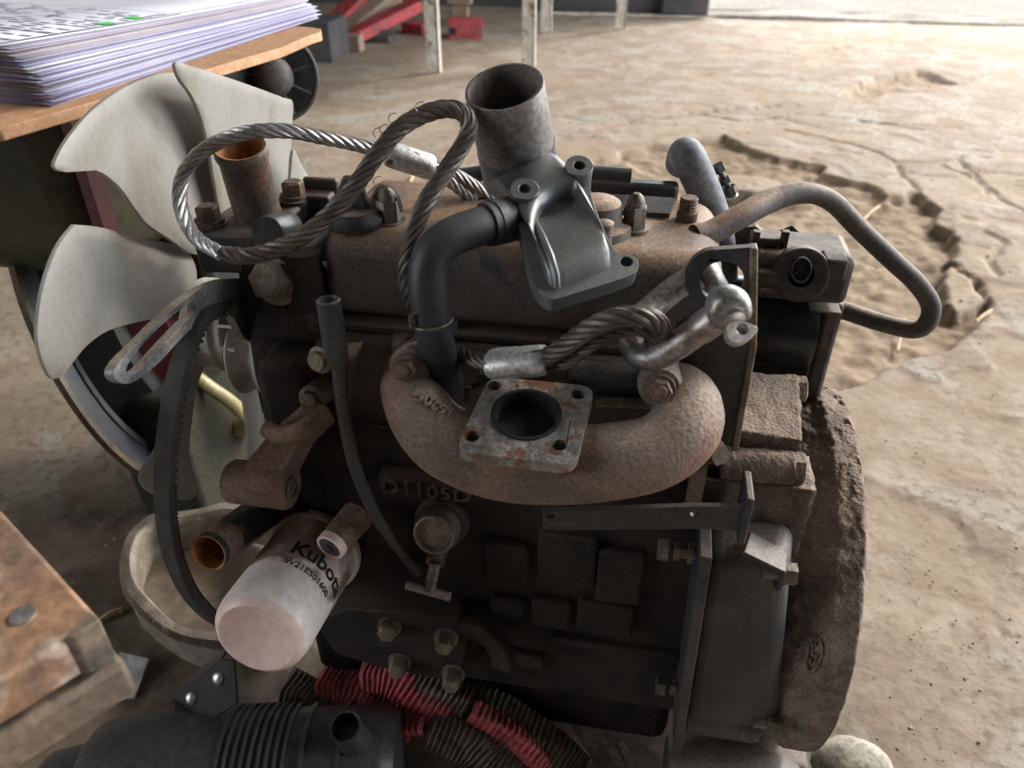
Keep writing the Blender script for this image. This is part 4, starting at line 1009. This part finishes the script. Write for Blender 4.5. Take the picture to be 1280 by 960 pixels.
# ---- loose V belt hanging from the pulley
def belt_path():
    L1 = [(262, 388, -.095), (248, 400, -.11), (236, 432, -.125), (222, 480, -.14), (212, 540, -.15), (207, 600, -.152), (210, 660, -.148), (222, 710, -.138), (245, 752, -.12), (280, 780, -.09),
          (320, 780, -.05), (345, 740, -.015), (350, 680, -.005), (346, 600, 0), (340, 520, .0), (330, 450, -.005), (312, 402, -.03), (288, 384, -.06)]
    return [V(q) for q in spline([PY(*q) for q in L1], 12, True)]
bp2 = belt_path(); cb_ = sum(bp2, V())/len(bp2)
mb = MB(); n = len(bp2); vs = []; fs = []
BT = [(bp2[(i+1) % n]-bp2[i-1]).normalized() for i in range(n)]
side = V((1, -.25, .05)).normalized()
for i in range(n):
    ou = bp2[i]-cb_; s_ = (side-BT[i]*side.dot(BT[i])).normalized(); o_ = BT[i].cross(s_)
    if o_.dot(ou) < 0: o_ = -o_
    for a, b in ((-.0068, .004), (.0068, .004), (.0044, -.004), (-.0044, -.004)): vs.append(bp2[i]+s_*a+o_*b)
for i in range(n):
    j = (i+1) % n
    for k in range(4): fs.append((i*4+k, i*4+(k+1) % 4, j*4+(k+1) % 4, j*4+k))
mb.add(vs, fs)
VB = thing('v_belt', 'black cogged rubber V belt hanging loose below the slotted arm', 'belt', cb_-V((0, 0, .1)))
part(mb, 'belt_band', 'belt_rubber', VB, smooth=30)
mb = MB(); acc = 0
for i in range(n):
    acc += (bp2[(i+1) % n]-bp2[i]).length
    if acc > .0042:
        acc = 0; ou = bp2[i]-cb_; s_ = (side-BT[i]*side.dot(BT[i])).normalized(); o_ = BT[i].cross(s_)
        if o_.dot(ou) < 0: o_ = -o_
        R = Matrix((s_, BT[i], o_)).transposed(); mb.box((-.0043, -.0011, -.0062), (.0043, .0011, -.0035), R, bp2[i])
o = part(mb, 'belt_cogs', 'belt_rubber', VB); o['kind'] = 'stuff'

# ---- woven strap ring on the floor
ctr = PZ(290, 735, .03); vs = []; fs = []; n = 96
mb = MB(); rr = []
gp = spline([(192, 700), (176, 745), (188, 785), (225, 818), (275, 836), (330, 832), (375, 795), (385, 740), (360, 695), (315, 676), (268, 676), (222, 686)], 10, True)
base = [PZ(a, b, .0) for a, b in gp]; n = len(base); cb3 = sum(base, V())/n
rings = []
for i in range(n):
    o_ = (base[i]-cb3).normalized(); w_ = 1+.05*math.sin(i*.35)
    z0 = .003+.004*math.sin(i*.11)
    ring = []
    for t, zz in ((.004, 0), (.007, .016), (.007, .032), (.009, .046), (.006, .053), (-.003, .053), (-.007, .046), (-.005, .03), (-.006, .014), (-.005, 0)):
        ring.append(base[i]+o_*t*w_+V((0, 0, z0+zz*w_)))
    rings.append(ring)
vs = [q for r in rings for q in r]; K = 10
fs = [(i*K+k, i*K+(k+1) % K, ((i+1) % n)*K+(k+1) % K, ((i+1) % n)*K+k) for i in range(n) for k in range(K)]
mb.add(vs, fs)
WR = thing('webbing_ring', 'khaki woven webbing ring lying on the floor around the belt', 'strap', cb3)
part(mb, 'band', 'webbing', WR, smooth=60)
mb = MB()
for i in range(0, n, 1):
    for sub in (0, .5):
        j = (i+1) % n; q = [rings[i][k]*(1-sub)+rings[j][k]*sub for k in (3, 4, 5)]
        o_ = (base[i]-cb3).normalized(); tdir = (base[j]-base[i]).normalized()
        mb.tube([q[0]+o_*.0006-tdir*.002, q[1]+V((0, 0, .0012)), q[2]-o_*.0006+tdir*.002], .0010, 4)
o = part(mb, 'weave_rib', 'webbing', WR); o['kind'] = 'stuff'

# ---- black air cleaner in the foreground
A0_, A1_ = V((-.335, -.175, .085)), V((-.060, -.215, .085))
A0_ = PZ(95, 985, .063); A1_ = PZ(488, 972, .063)
ad = (A1_-A0_).normalized(); al = (A1_-A0_).length; AR = .059
AC = thing('air_cleaner', 'black plastic ribbed air cleaner canister lying in the foreground', 'air cleaner', (A0_+A1_)/2-V((0, 0, AR)))
mb = MB(); mb.lathe(A0_, ad, [(-.03, .02), (-.02, .030), (.0, .034), (.012, .036), (.014, AR*.72), (.020, AR*.86), (.035, AR*.95), (.06, AR), (al*.98, AR), (al, AR*.97), (al+.008, AR*.88), (al+.009, AR*.5)], 56); part(mb, 'canister', 'black_plastic', AC, smooth=35)
s0 = al*.50
for k in range(9):
    mb = MB(); t = s0+k*.0066; mb.lathe(A0_, ad, [(t, AR), (t, AR+.0034), (t+.0030, AR+.0034), (t+.0030, AR)], 64, cap0=False, cap1=False); part(mb, 'rib', 'black_plastic', AC)
for t, w_ in ((s0+.066, .004), (al*.86, .003)):
    mb = MB(); mb.lathe(A0_, ad, [(t, AR), (t, AR+.003), (t+w_, AR+.003), (t+w_, AR)], 64, cap0=False, cap1=False); part(mb, 'band', 'black_plastic', AC)
oc = PY(433, 925, -.215); ot = PZ(431, 908, .152); od = (V((-.05, -.25, 1))).normalized()
ob_ = ot-od*.022
mb = MB(); mb.lathe(ob_, od, [(-.012, .0145), (.0, .0125), (.020, .0122), (.022, .0125)], 32, cap1=False); st = part(mb, 'outlet_stub', 'black_plastic', AC)
mb = MB(); mb.lathe(ob_, od, [(.022, .0125), (.0215, .0108), (.0, .0104), (-.001, .001)], 32, cap0=False); part(mb, 'stub_bore', 'black_paint', st)
# mounting bracket plate with two bolts and gusset
bn = V((-.25, -.80, .55)).normalized()
b0 = PZ(256, 900, .110); TB = lambda a, b: PL(a, b, b0, bn)
mb = MB(); mb.plate([[TB(216, 872), TB(276, 824), TB(292, 826), TB(296, 880), TB(256, 905), TB(226, 886)]], bn, .003); br = part(mb, 'mounting_bracket', 'tank_dark', AC, bevel=.0006)
mb = MB(); e1, e2 = TB(216, 872), TB(276, 824); mb.plate([[e1, e2, e2+V((.002, .012, .003)), e1+V((.002, .012, .003))]], (-.2, -.3, 1), .003); part(mb, 'bracket_lip', 'plate_grey', br)
mb = MB(); g1, g2, g3, g4 = TB(217, 873), TB(256, 905), TB(290, 935), TB(222, 932); mb.plate([[g1, g2, PZ(288, 938, .120), PZ(222, 930, .120)]], (-.2, -1, .3), .003); part(mb, 'gusset', 'black_plastic', br)
for q in ((239, 873), (273, 848)):
    mb = MB(); p = TB(*q); mb.lathe(p, bn, [(0, .0056), (.0015, .0054), (.003, .0035), (.0034, .001)], 18); part(mb, 'bolt', 'zinc', br)

# ---- red and brown striped rag under the engine
RG = thing('striped_rag', 'crumpled red and brown striped ribbed cloth under the oil filter', 'cloth', PZ(540, 900, 0))
def rag(path, w_, name, m, ribm, amp=.004, twist=0, ribs=True):
    """a folded strip: path of (px, py, y), w_ half width in metres, ribs across it"""
    c = [V(q) for q in spline([PY(*q) for q in path], 10)]; n = len(c); W = 10; vs = []; fs = []
    for i in range(n):
        t = (c[min(i+1, n-1)]-c[max(i-1, 0)]).normalized(); s_ = t.cross(V((0, -.5, .85))).normalized(); u_ = s_.cross(t)
        for k in range(W+1):
            e = k/W*2-1; vs.append(c[i]+s_*(w_*e)+u_*(.010*(1-e*e)+amp*math.sin(e*5+i*.3)*.5-.004))
    for i in range(n-1):
        for k in range(W): fs.append((i*(W+1)+k, i*(W+1)+k+1, (i+1)*(W+1)+k+1, (i+1)*(W+1)+k))
    m1 = MB(); m1.add(vs, fs); o = part(m1, name, m, RG, smooth=180, fix=False)
    md = o.modifiers.new('t', 'SOLIDIFY'); md.thickness = .003
    if ribs:
        m2 = MB(); acc = 0
        for i in range(n-1):
            for sub in np.arange(0, 1, .25):
                q = [vs[i*(W+1)+k]*(1-sub)+vs[(i+1)*(W+1)+k]*sub for k in range(W+1)]
                acc += (c[i+1]-c[i]).length*.25
                if acc > .0048:
                    acc = 0; m2.tube([p+V((0, -.0006, .0012)) for p in q], .0013, 5)
        o2 = part(m2, 'cloth_ribs', ribm, o); o2['kind'] = 'stuff'
    return o
mb = MB(); rings = []
for t in np.linspace(0, 1, 12):
    r = math.cos(t*PI/2)+.02; rings.append([V((-.075, -.100, .001))+V((.135*r*math.cos(a)*(1+.08*math.sin(3*a)), .036*r*math.sin(a), .066*math.sin(t*PI/2)*(1-.25*math.cos(a)))) for a in np.linspace(0, 2*PI, 49)[:-1]])
mb.loft(rings); o = part(mb, 'under_layer', 'cloth_dark', RG, smooth=180); crust(o, .004, 22, 3)
rag([(400, 850, -.10), (440, 862, -.105), (480, 884, -.11), (520, 900, -.115)], .020, 'fold', 'cloth_red', 'cloth_red')
rag([(455, 836, -.095), (495, 848, -.10), (530, 872, -.107), (560, 892, -.112)], .017, 'fold', 'cloth_red', 'cloth_red')
rag([(470, 828, -.088), (510, 840, -.092), (545, 858, -.1), (585, 880, -.104)], .014, 'fold', 'cloth_dark', 'cloth_dark')
rag([(355, 856, -.105), (400, 880, -.115), (450, 895, -.12), (500, 908, -.125)], .018, 'fold', 'cloth_dark', 'cloth_dark')
rag([(430, 892, -.125), (480, 905, -.127), (530, 908, -.127)], .008, 'fold', 'cloth_red', 'cloth_red')
rag([(520, 872, -.10), (570, 888, -.105), (610, 905, -.11), (650, 930, -.115), (690, 960, -.12), (715, 985, -.12)], .030, 'fold', 'cloth_dark', 'cloth_dark')
rag([(590, 888, -.112), (635, 915, -.118), (670, 950, -.125), (680, 980, -.128)], .010, 'fold', 'cloth_red', 'cloth_red')
rag([(540, 900, -.12), (590, 925, -.125), (620, 955, -.13), (640, 985, -.13)], .022, 'fold', 'cloth_dark', 'cloth_dark')

# ---- rusty bench beam in the left foreground
def WQ(px, py, d): return CAM+ray(px, py)*d
BM = thing('bench_beam', 'rust stained steel capped wooden bench corner blurred at the left edge', 'bench', WQ(20, 1000, .33)-V((0, 0, .06)))
za = .365
def loopz(pts, z): return [PZ(a, b, z) for a, b in pts]
zt = .455
tp = [PZ(-300, 410, zt), PZ(0, 636, zt), PZ(124, 772, zt), PZ(90, 796, zt), PZ(0, 850, zt), PZ(-300, 1020, zt)]
mb = MB(); mb.plate([tp], (0, 0, 1), .022); t1 = part(mb, 'steel_cap', 'beam_rust', BM, bevel=.002)
zt2 = zt-.026
tp2 = [q+V((.004, -.002, -.026)) for q in tp]; 
mb = MB(); mb.plate([[PZ(-300, 425, zt2), PZ(10, 655, zt2), PZ(130, 798, zt2), PZ(158, 826, zt2), PZ(60, 888, zt2), PZ(-300, 1110, zt2)]], (0, 0, 1), .022); part(mb, 'bench_rail', 'beam_wood', BM, bevel=.003)
mb = MB(); mb.plate([[PZ(78, 800, zt+.001), PZ(112, 762, zt+.001), PZ(125, 773, zt+.001), PZ(92, 797, zt+.001)]], (0, 0, 1), .0235); part(mb, 'dark_end_strip', 'beam_dark', BM, bevel=.001)  # thin dark strip laid over the end of the cap
mb = MB(); mb.cyl(PZ(30, 772, zt-.001), PZ(30, 772, zt-.001)+V((0, 0, .002)), .005); part(mb, 'screw_head', 'zinc', BM)
q = PZ(40, 900, zt2); mb = MB(); mb.box((-.10, -.02, 0), (-.06, .02, zt2-.03), None, V((q.x, q.y, 0))); part(mb, 'bench_leg', 'beam_wood', BM, bevel=.002)

# ---- small clear plate leaning by the bench corner
mb = MB(); z0 = .06; q = [PZ(132, 876, .004), PZ(150, 815, .012), PZ(186, 823, .012), PZ(168, 872, .004)]
mb.plate([q], (q[1]-q[0]).cross(q[2]-q[0])*-1, .003)
tag(mb.build('plastic_plate', 'clear_plastic'), 'small clear grey plate beside the rusty bench corner', 'plate')

# ---- pipe saddle and stone at the bottom right
c = PZ(905, 965, .02)
mb = MB(); rings = []
for t in np.linspace(0, 1, 14):
    x = .128+t*.115; y = -.118+.03*math.sin(t*2.2)-.02*t; z = .050-.018*t
    rings.append([V((x, y+.034*math.cos(a), max(.001, z+.032*math.sin(a)))) for a in np.linspace(0, 2*PI, 33)[:-1]])
mb.loft(rings); tag(mb.build('pipe_elbow', 'grey_iron', smooth=50), 'dull grey curved pipe lying under the bell housing', 'pipe')
mb = MB(); c = PZ(1058, 975, .0); c = V((c.x, c.y, 0)); rings = []
for t in np.linspace(0.02, .98, 16):
    r = math.sqrt(max(0, 1-(2*t-1)**2)); rings.append([c+V((.036*r*math.cos(a), .026*r*math.sin(a), .002+.044*t)) for a in np.linspace(0, 2*PI, 33)[:-1]])
mb.loft(rings); o = mb.build('stone', 'pale_stone', smooth=180); crust(o, .002, 30, 5); tag(o, 'pale rounded stone lying beside the grey pipe', 'stone')
mb = MB(); a, b = PZ(776, 930, .01), PZ(792, 975, .012); mb.tube([a, (a+b)/2+V((.001, 0, .003)), b], .004, flat=(.004, .002)); tag(mb.build('wood_stick', 'wood_stick'), 'thin brown wood stick on dark floor under the engine', 'stick')

# ---- particle board with a stack of paper, upper left
zb = .566
BD = [PZ(*q, zb) for q in ((-40, 172), (0, 160), (190, 107), (350, 60), (388, 44))]
far_ = [BD[-1]+V((.004, .02, 0)), BD[-1]+V((-.004, .038, 0)), BD[-1]+V((-.02, .046, 0)), V((-.80, .42, zb)), V((-.80, -.02, zb))]
ol = [V((-.42, -.085, zb))]+BD[1:]+far_
mb = MB(); mb.plate([ol], (0, 0, 1), .009)
o = mb.build('particle_board', 'particle_board', bevel=.0012); tag(o, 'tan particle board carrying the paper stack', 'board')
P0, P1 = PZ(66, 133, zb), PZ(386, 27, zb); pdv = (P1-P0).normalized(); pl_ = .40; pw = V((-pdv.y, pdv.x, 0))
PS = thing('paper_stack', 'thick stack of printed A-size sheets lying on the particle board', 'paper stack', P0+V((0, 0, 0)))
NS = 44; sh_h = .034
for k in range(NS):
    f = k/(NS-1); j = random.uniform(-1, 1); jj_ = random.uniform(-1, 1)
    lo_ = .0005+f*sh_h; off = pw*(.004*j+.022*f*f)+pdv*(.004*jj_-.004*f)
    rot = random.uniform(-.012, .012); d1 = Matrix.Rotation(rot, 3, 'Z') @ pdv; d2 = V((-d1.y, d1.x, 0))
    nx_, ny_ = 12, 5; vs = []; fs = []
    for i in range(nx_+1):
        for q in range(ny_+1):
            u_ = i/nx_; v_ = q/ny_
            droop = -(lo_*.62)*(1-min(1, (u_+.02)/.55))**2*0-(f*.012)*max(0, 1-v_*5)*(1-u_)*.7
            fan_ = f*.010*(1-u_)**2
            vs.append(P0+off+d1*(u_*pl_*(1+.0*f))+d2*(v_*.42)+V((0, 0, lo_+fan_+droop*.5-(f*.010)*u_**1.5)))
    for i in range(nx_):
        for q in range(ny_): fs.append((i*(ny_+1)+q, (i+1)*(ny_+1)+q, (i+1)*(ny_+1)+q+1, i*(ny_+1)+q+1))
    m1 = MB(); m1.add(vs, fs)
    mt = 'paper' if k == NS-1 else random.choice(['paper_violet', 'paper_violet', 'paper_aged', 'paper', 'paper_aged'])
    o = m1.build('paper_sheet', mt, PS, smooth=180, fix=False)
    md = o.modifiers.new('t', 'SOLIDIFY'); md.thickness = .00035
    if k == NS-1: top_sheet = o; tops = (vs, nx_, ny_)
def on_sheet(u_, v_, h=.0004):
    vs, a, b = tops; i = min(int(u_*a), a-1); q = min(int(v_*b), b-1); s = u_*a-i; t = v_*b-q; W = b+1
    p = (vs[i*W+q]*(1-s)+vs[(i+1)*W+q]*s)*(1-t)+(vs[i*W+q+1]*(1-s)+vs[(i+1)*W+q+1]*s)*t
    return p+V((0, 0, h))
def pr_rect(m, u0, v0, u1, v1, h=.0004): m.add([on_sheet(u0, v0, h), on_sheet(u1, v0, h), on_sheet(u1, v1, h), on_sheet(u0, v1, h)], [(0, 1, 2, 3)])
ln = MB()
def hline(u0, u1, v, t=.0045): 
    k = max(2, int(abs(u1-u0)*14))
    for i in range(k): pr_rect(ln, u0+(u1-u0)*i/k, v, u0+(u1-u0)*(i+1)/k, v+t)
def vline(u, v0, v1, t=.0028):
    k = max(2, int(abs(v1-v0)*10))
    for i in range(k): pr_rect(ln, u, v0+(v1-v0)*i/k, u+t, v0+(v1-v0)*(i+1)/k)
zt_ = zb+sh_h
def uv(px, py):
    p = PZ(px, py, zt_)-(P0+pw*.022-pdv*.004); return p.dot(pdv)/pl_, p.dot(pw)/.42
edge = [uv(*q) for q in ((55, 64), (88, 50), (125, 38), (172, 24), (213, 13))]
v0 = sum(e[1] for e in edge)/5
us = [e[0] for e in edge]
def tbl(u0, u1, cols, v1=.97, rows=()):
    hline(u0, u1, v0); hline(u0, u1, v1)
    for i in range(cols+1): vline(u0+(u1-u0)*i/cols, v0, v1)
    for r_ in rows: hline(u0, u1, r_)
tbl(us[0]-.15, us[0], 3, rows=(.62,)); tbl(us[0]+.008, us[1]-.004, 1); tbl(us[1]+.006, us[4], 4, rows=(.5, .75))
rnd = random.Random(3)
cu_ = us[0]-.14
while cu_ < us[4]-.02:
    vv = v0+.02
    while vv < .9:
        w_ = rnd.uniform(.015, .04)
        if rnd.random() < .62: pr_rect(ln, cu_, vv, cu_+.007, vv+w_)
        vv += w_+.014
    cu_ += .024
ln.build('table_print', 'print_grey', top_sheet, fix=False)
for q in ((137, 32), (171, 22)):
    u_, v_ = uv(*q); g = MB(); pr_rect(g, u_-.014, v_-.018, u_+.014, v_+.018, .0006); g.build('highlighter_mark', 'highlight_green', top_sheet, fix=False)

# ---- machine behind the fan: olive tank, wheel, red panel, yellow pipe
MC = thing('small_machine', 'dark olive tanked machine with steel rimmed wheel behind the fan', 'machine', (-.6, .2, 0))
mb = MB(); mb.hexa([V((-.80, .10, .365)), V((-.44, .10, .365)), V((-.44, .42, .365)), V((-.80, .42, .365))], [V((-.80, .07, .556)), V((-.43, .07, .556)), V((-.43, .42, .556)), V((-.80, .42, .556))])
part(mb, 'tank', 'tank_olive', MC, bevel=.035, seg=6)
mb = MB(); mb.box((-.47, .22, .20), (-.415, .40, .545)); part(mb, 'side_case', 'tank_dark', MC, bevel=.01)
q = PX(124, 250, -.428); mb = MB(); mb.box((-.435, q.y-.010, .38), (-.424, q.y+.010, .545)); part(mb, 'red_strip', 'red_paint', MC)
WX = -.46; wc = PX(188, 425, WX); wr = .155
wc = V((-.567, .229, .228)); wr = .196; wn = V((.875, .408, .259)).normalized()
mb = MB(); mb.lathe(wc, wn, [(-.03, wr-.06), (0, wr-.003), (.004, wr-.008), (.006, wr-.05), (.0, wr-.055)], 64, cap1=False); wh = part(mb, 'tyre', 'rubber', MC)
mb = MB(); mb.lathe(wc, wn, [(-.006, wr-.006), (-.003, wr+.001), (.003, wr+.001), (.0055, wr-.004)], 64, cap0=False, cap1=False); part(mb, 'rim_edge', 'wheel_rim', wh)
mb = MB(); mb.lathe(wc, wn, [(.0075, wr-.036), (.0075, wr-.046), (-.004, wr-.052), (-.012, wr-.065)], 64, cap0=False, cap1=False); part(mb, 'steel_rim', 'wheel_steel', wh)
mb = MB(); mb.lathe(wc, wn, [(-.010, wr-.068), (.045, wr-.072), (.05, wr-.08), (.05, .09)], 56, cap0=False); part(mb, 'wheel_drum', 'tank_dark', wh)
mb = MB(); mb.lathe(wc, wn, [(.05, .10), (.09, .095), (.095, .02)], 48, cap0=False); part(mb, 'wheel_disc', 'red_paint', wh)
mb = MB(); q = PX(258, 548, -.44); mb.box((-.53, q.y-.045, .0), (-.44, q.y+.10, q.z+.085)); part(mb, 'lower_box', 'olive_box', MC, bevel=.012)
mb = MB(); mb.box((-.56, .30, .0), (-.40, .42, .37)); part(mb, 'frame_body', 'tank_dark', MC, bevel=.01)
q = [PX(238, 466, -.45), PX(262, 484, -.43), PX(288, 502, -.415), PX(308, 522, -.41), PX(316, 538, -.425)]
mb = MB(); mb.tube(spline(q, 6), .0085, 14); yp = part(mb, 'yellow_pipe', 'yellow_pipe', MC)
mb = MB(); mb.lathe(PX(318, 530, -.42)+V((-.05, 0, 0)), (1, 0, 0), [(0, .016), (.035, .020), (.055, .018), (.06, .010)], 24); part(mb, 'pipe_elbow', 'yellow_pipe', yp)
# spoked handwheel under the board
hwc = PY(342, 96, .40); hd_ = V((.45, -.85, .12)).normalized(); HW = .050
mb = MB(); mb.tube(circle(hwc, hd_, HW, 40), .0032, 8, closed=True); hw = part(mb, 'fan_guard', 'grey_iron', MC)
u, v = frame(hd_)
for k in range(9):
    a = 2*PI*k/9+.2; dr = u*math.cos(a)+v*math.sin(a); mb = MB(); mb.tube([hwc+dr*.02, hwc+dr*HW], .0016, 6); part(mb, 'spoke', 'plate_grey', hw)
mb = MB(); mb.lathe(hwc, hd_, [(-.03, .023), (.004, .023), (.013, .018), (.018, .010), (.019, .002)], 28); part(mb, 'hub_dome', 'dusty_plastic', hw)
mb = MB(); mb.lathe(hwc-hd_*.02, hd_, [(0, HW*1.05), (.004, HW*1.05), (.004, HW*.98)], 40); part(mb, 'guard_back', 'tank_dark', hw)
mb = MB(); mb.cyl(hwc-hd_*.02, hwc-hd_*.10, .035); mb.tube([hwc-hd_*.08, V((-.45, .41, .50))], .02, 10); part(mb, 'motor_body', 'tank_dark', MC)

# ---- background: table on pale legs, red scrap
TB_ = thing('work_table', 'work table standing on pale flaking angle iron legs', 'table', PZ(600, 88, 0))
l1, l2, l3 = PZ(542, 91), PZ(660, 84), PZ(775, 37)
l4 = l1+(l3-l2)
for l in (l1, l2, l3, l4):
    mb = MB(); w_ = .052; mb.box((-w_/2, 0, 0), (w_/2, .006, .80), None, l); mb.box((w_/2-.006, 0, 0), (w_/2, .035, .80), None, l); part(mb, 'leg', 'leg_white', TB_)
tcx = (l1+l2+l3+l4)/4
mb = MB(); mb.plate([[l1+V((-.1, -.1, .83)), l2+V((.1, -.1, .83)), l3+V((.1, .1, .83)), l4+V((-.1, .1, .83))]], (0, 0, 1), .03); part(mb, 'table_top', 'table_wood', TB_)
def bar(name, a, b, w_, h, m, label, cat, grp=None):
    mm = MB(); mm.tube([a, b], 1, flat=(w_, h), up=(0, 0, 1)); return tag(mm.build(name, m, bevel=.003), label, cat, grp)
B = lambda px, py, y: PY(px, py, y)
bar('steel_beam', B(402, 52, 3.3), B(470, -14, 3.75), .05, .05, 'red_faded', 'steepest red steel beam leaning by the back wall', 'beam')
bar('steel_beam', B(412, 58, 3.25), B(492, -6, 3.7), .035, .05, 'wood_block', 'brown steel beam leaning between two red beams', 'beam')
bar('steel_beam', B(428, 52, 3.2), B(520, 6, 3.6), .025, .05, 'red_faded', 'lowest red steel beam propped by the dark crate', 'beam')
mb = MB(); c = PZ(402, 72); mb.box((-.11, -.1, 0), (.09, .12, .16), None, c); tag(mb.build('crate', 'dark_scrap', bevel=.004), 'dark grey crate under the red beams', 'crate')
mb = MB(); c = PZ(441, 64); mb.box((-.045, -.03, 0), (.045, .04, .07), None, c); tag(mb.build('wood_block', 'wood_block', bevel=.003), 'small square wood block beside the dark crate', 'block')
mb = MB(); c = PZ(470, 52); mb.box((-.10, -.04, 0), (.08, .06, .03), None, c); mb.box((-.05, -.03, .03), (.09, .05, .055), Matrix.Rotation(.3, 3, 'Z'), c); tag(mb.build('scrap_plate', 'dark_scrap', bevel=.003), 'dark flat scrap plates lying before the red beams', 'scrap')
RBX = thing('red_box', 'bright red open ended metal box on the floor by the wall', 'box', PZ(578, 46))
c = PZ(582, 47); R = Matrix.Rotation(.25, 3, 'Z'); mb = MB(); mb.box((-.085, -.05, 0), (.085, .06, .085), R, c); part(mb, 'box_body', 'red_faded', RBX, bevel=.003)
mb = MB(); mb.box((-.082, -.053, .02), (-.045, -.049, .055), R, c); part(mb, 'box_opening_dark', 'tank_dark', RBX)  # dark slab on the closed face stands in for a shaded opening
mb = MB(); c = PZ(570, 36); mb.box((-.07, .1, .10), (.06, .16, .15), None, c); mb.box((-.05, .11, 0), (.04, .15, .10), None, c); tag(mb.build('scrap_housing', 'wood_block', bevel=.006), 'pale brown scrap casting behind the red box', 'scrap')
mb = MB(); c = PZ(520, 42); mb.box((-.07, -.03, 0), (.06, .05, .05), Matrix.Rotation(-.3, 3, 'Z'), c); tag(mb.build('red_scrap', 'red_faded', bevel=.004), 'small dull red scrap piece left of the pale table leg', 'scrap')
mb = MB(); c = V((.22, 4.36, .0)); mb.box((-.16, -.03, .012), (.10, .06, .26), None, c); tag(mb.build('door_post_foot', 'dark_scrap', bevel=.01), 'dark post foot at the edge of the doorway', 'post')

# ---- straws and pebbles
for i, ((a, b), (c, d), lab) in enumerate((((1079, 275), (1100, 257), 'pale straw piece inside the pipe loop on bare dirt'), ((1122, 440), (1131, 400), 'pale straw piece right under the breather pipe loop'), ((1220, 402), (1240, 388), 'pale straw piece at the right rim of the dirt hole'), ((126, 776), (153, 762), 'pale wood splinter on the floor by the bench corner'), ((505, 250), (517, 218), 'pale straw piece behind the left cap nut'))):
    zz = -.018 if i < 2 else .004
    p, q = PZ(a, b, zz), PZ(c, d, zz); mb = MB(); mb.tube([p, (p+q)/2+V((0, 0, .003)), q], 1, flat=(.0035, .0015), up=(0, 0, 1)); tag(mb.build('straw_piece', 'straw'), lab, 'straw')
mb = MB(); rnd = random.Random(5)
for k in range(300):
    if k < 90: p = PZ(rnd.uniform(1085, 1275), rnd.uniform(420, 955))
    elif k < 170: p = PZ(rnd.uniform(0, 230), rnd.uniform(360, 850))
    else: p = PZ(rnd.uniform(700, 1270), rnd.uniform(100, 430))
    s = rnd.choice((.0009, .0012, .0015, .002)) if k < 170 else rnd.uniform(.002, .005)
    zz = .0 if k < 170 else -.004
    mb.lathe(p+V((0, 0, zz-s*.2)), (rnd.uniform(-.4, .4), rnd.uniform(-.4, .4), 1), [(0, s*.7), (s*.5, s), (s*1.1, s*.6)], 6)
o = mb.build('floor_grit', 'pebble', smooth=30); o['kind'] = 'stuff'; o['label'] = 'scattered grit and tiny pebbles on the concrete floor'; o['category'] = 'grit'
for o in bpy.data.objects:
    if '_o' in o: del o['_o']
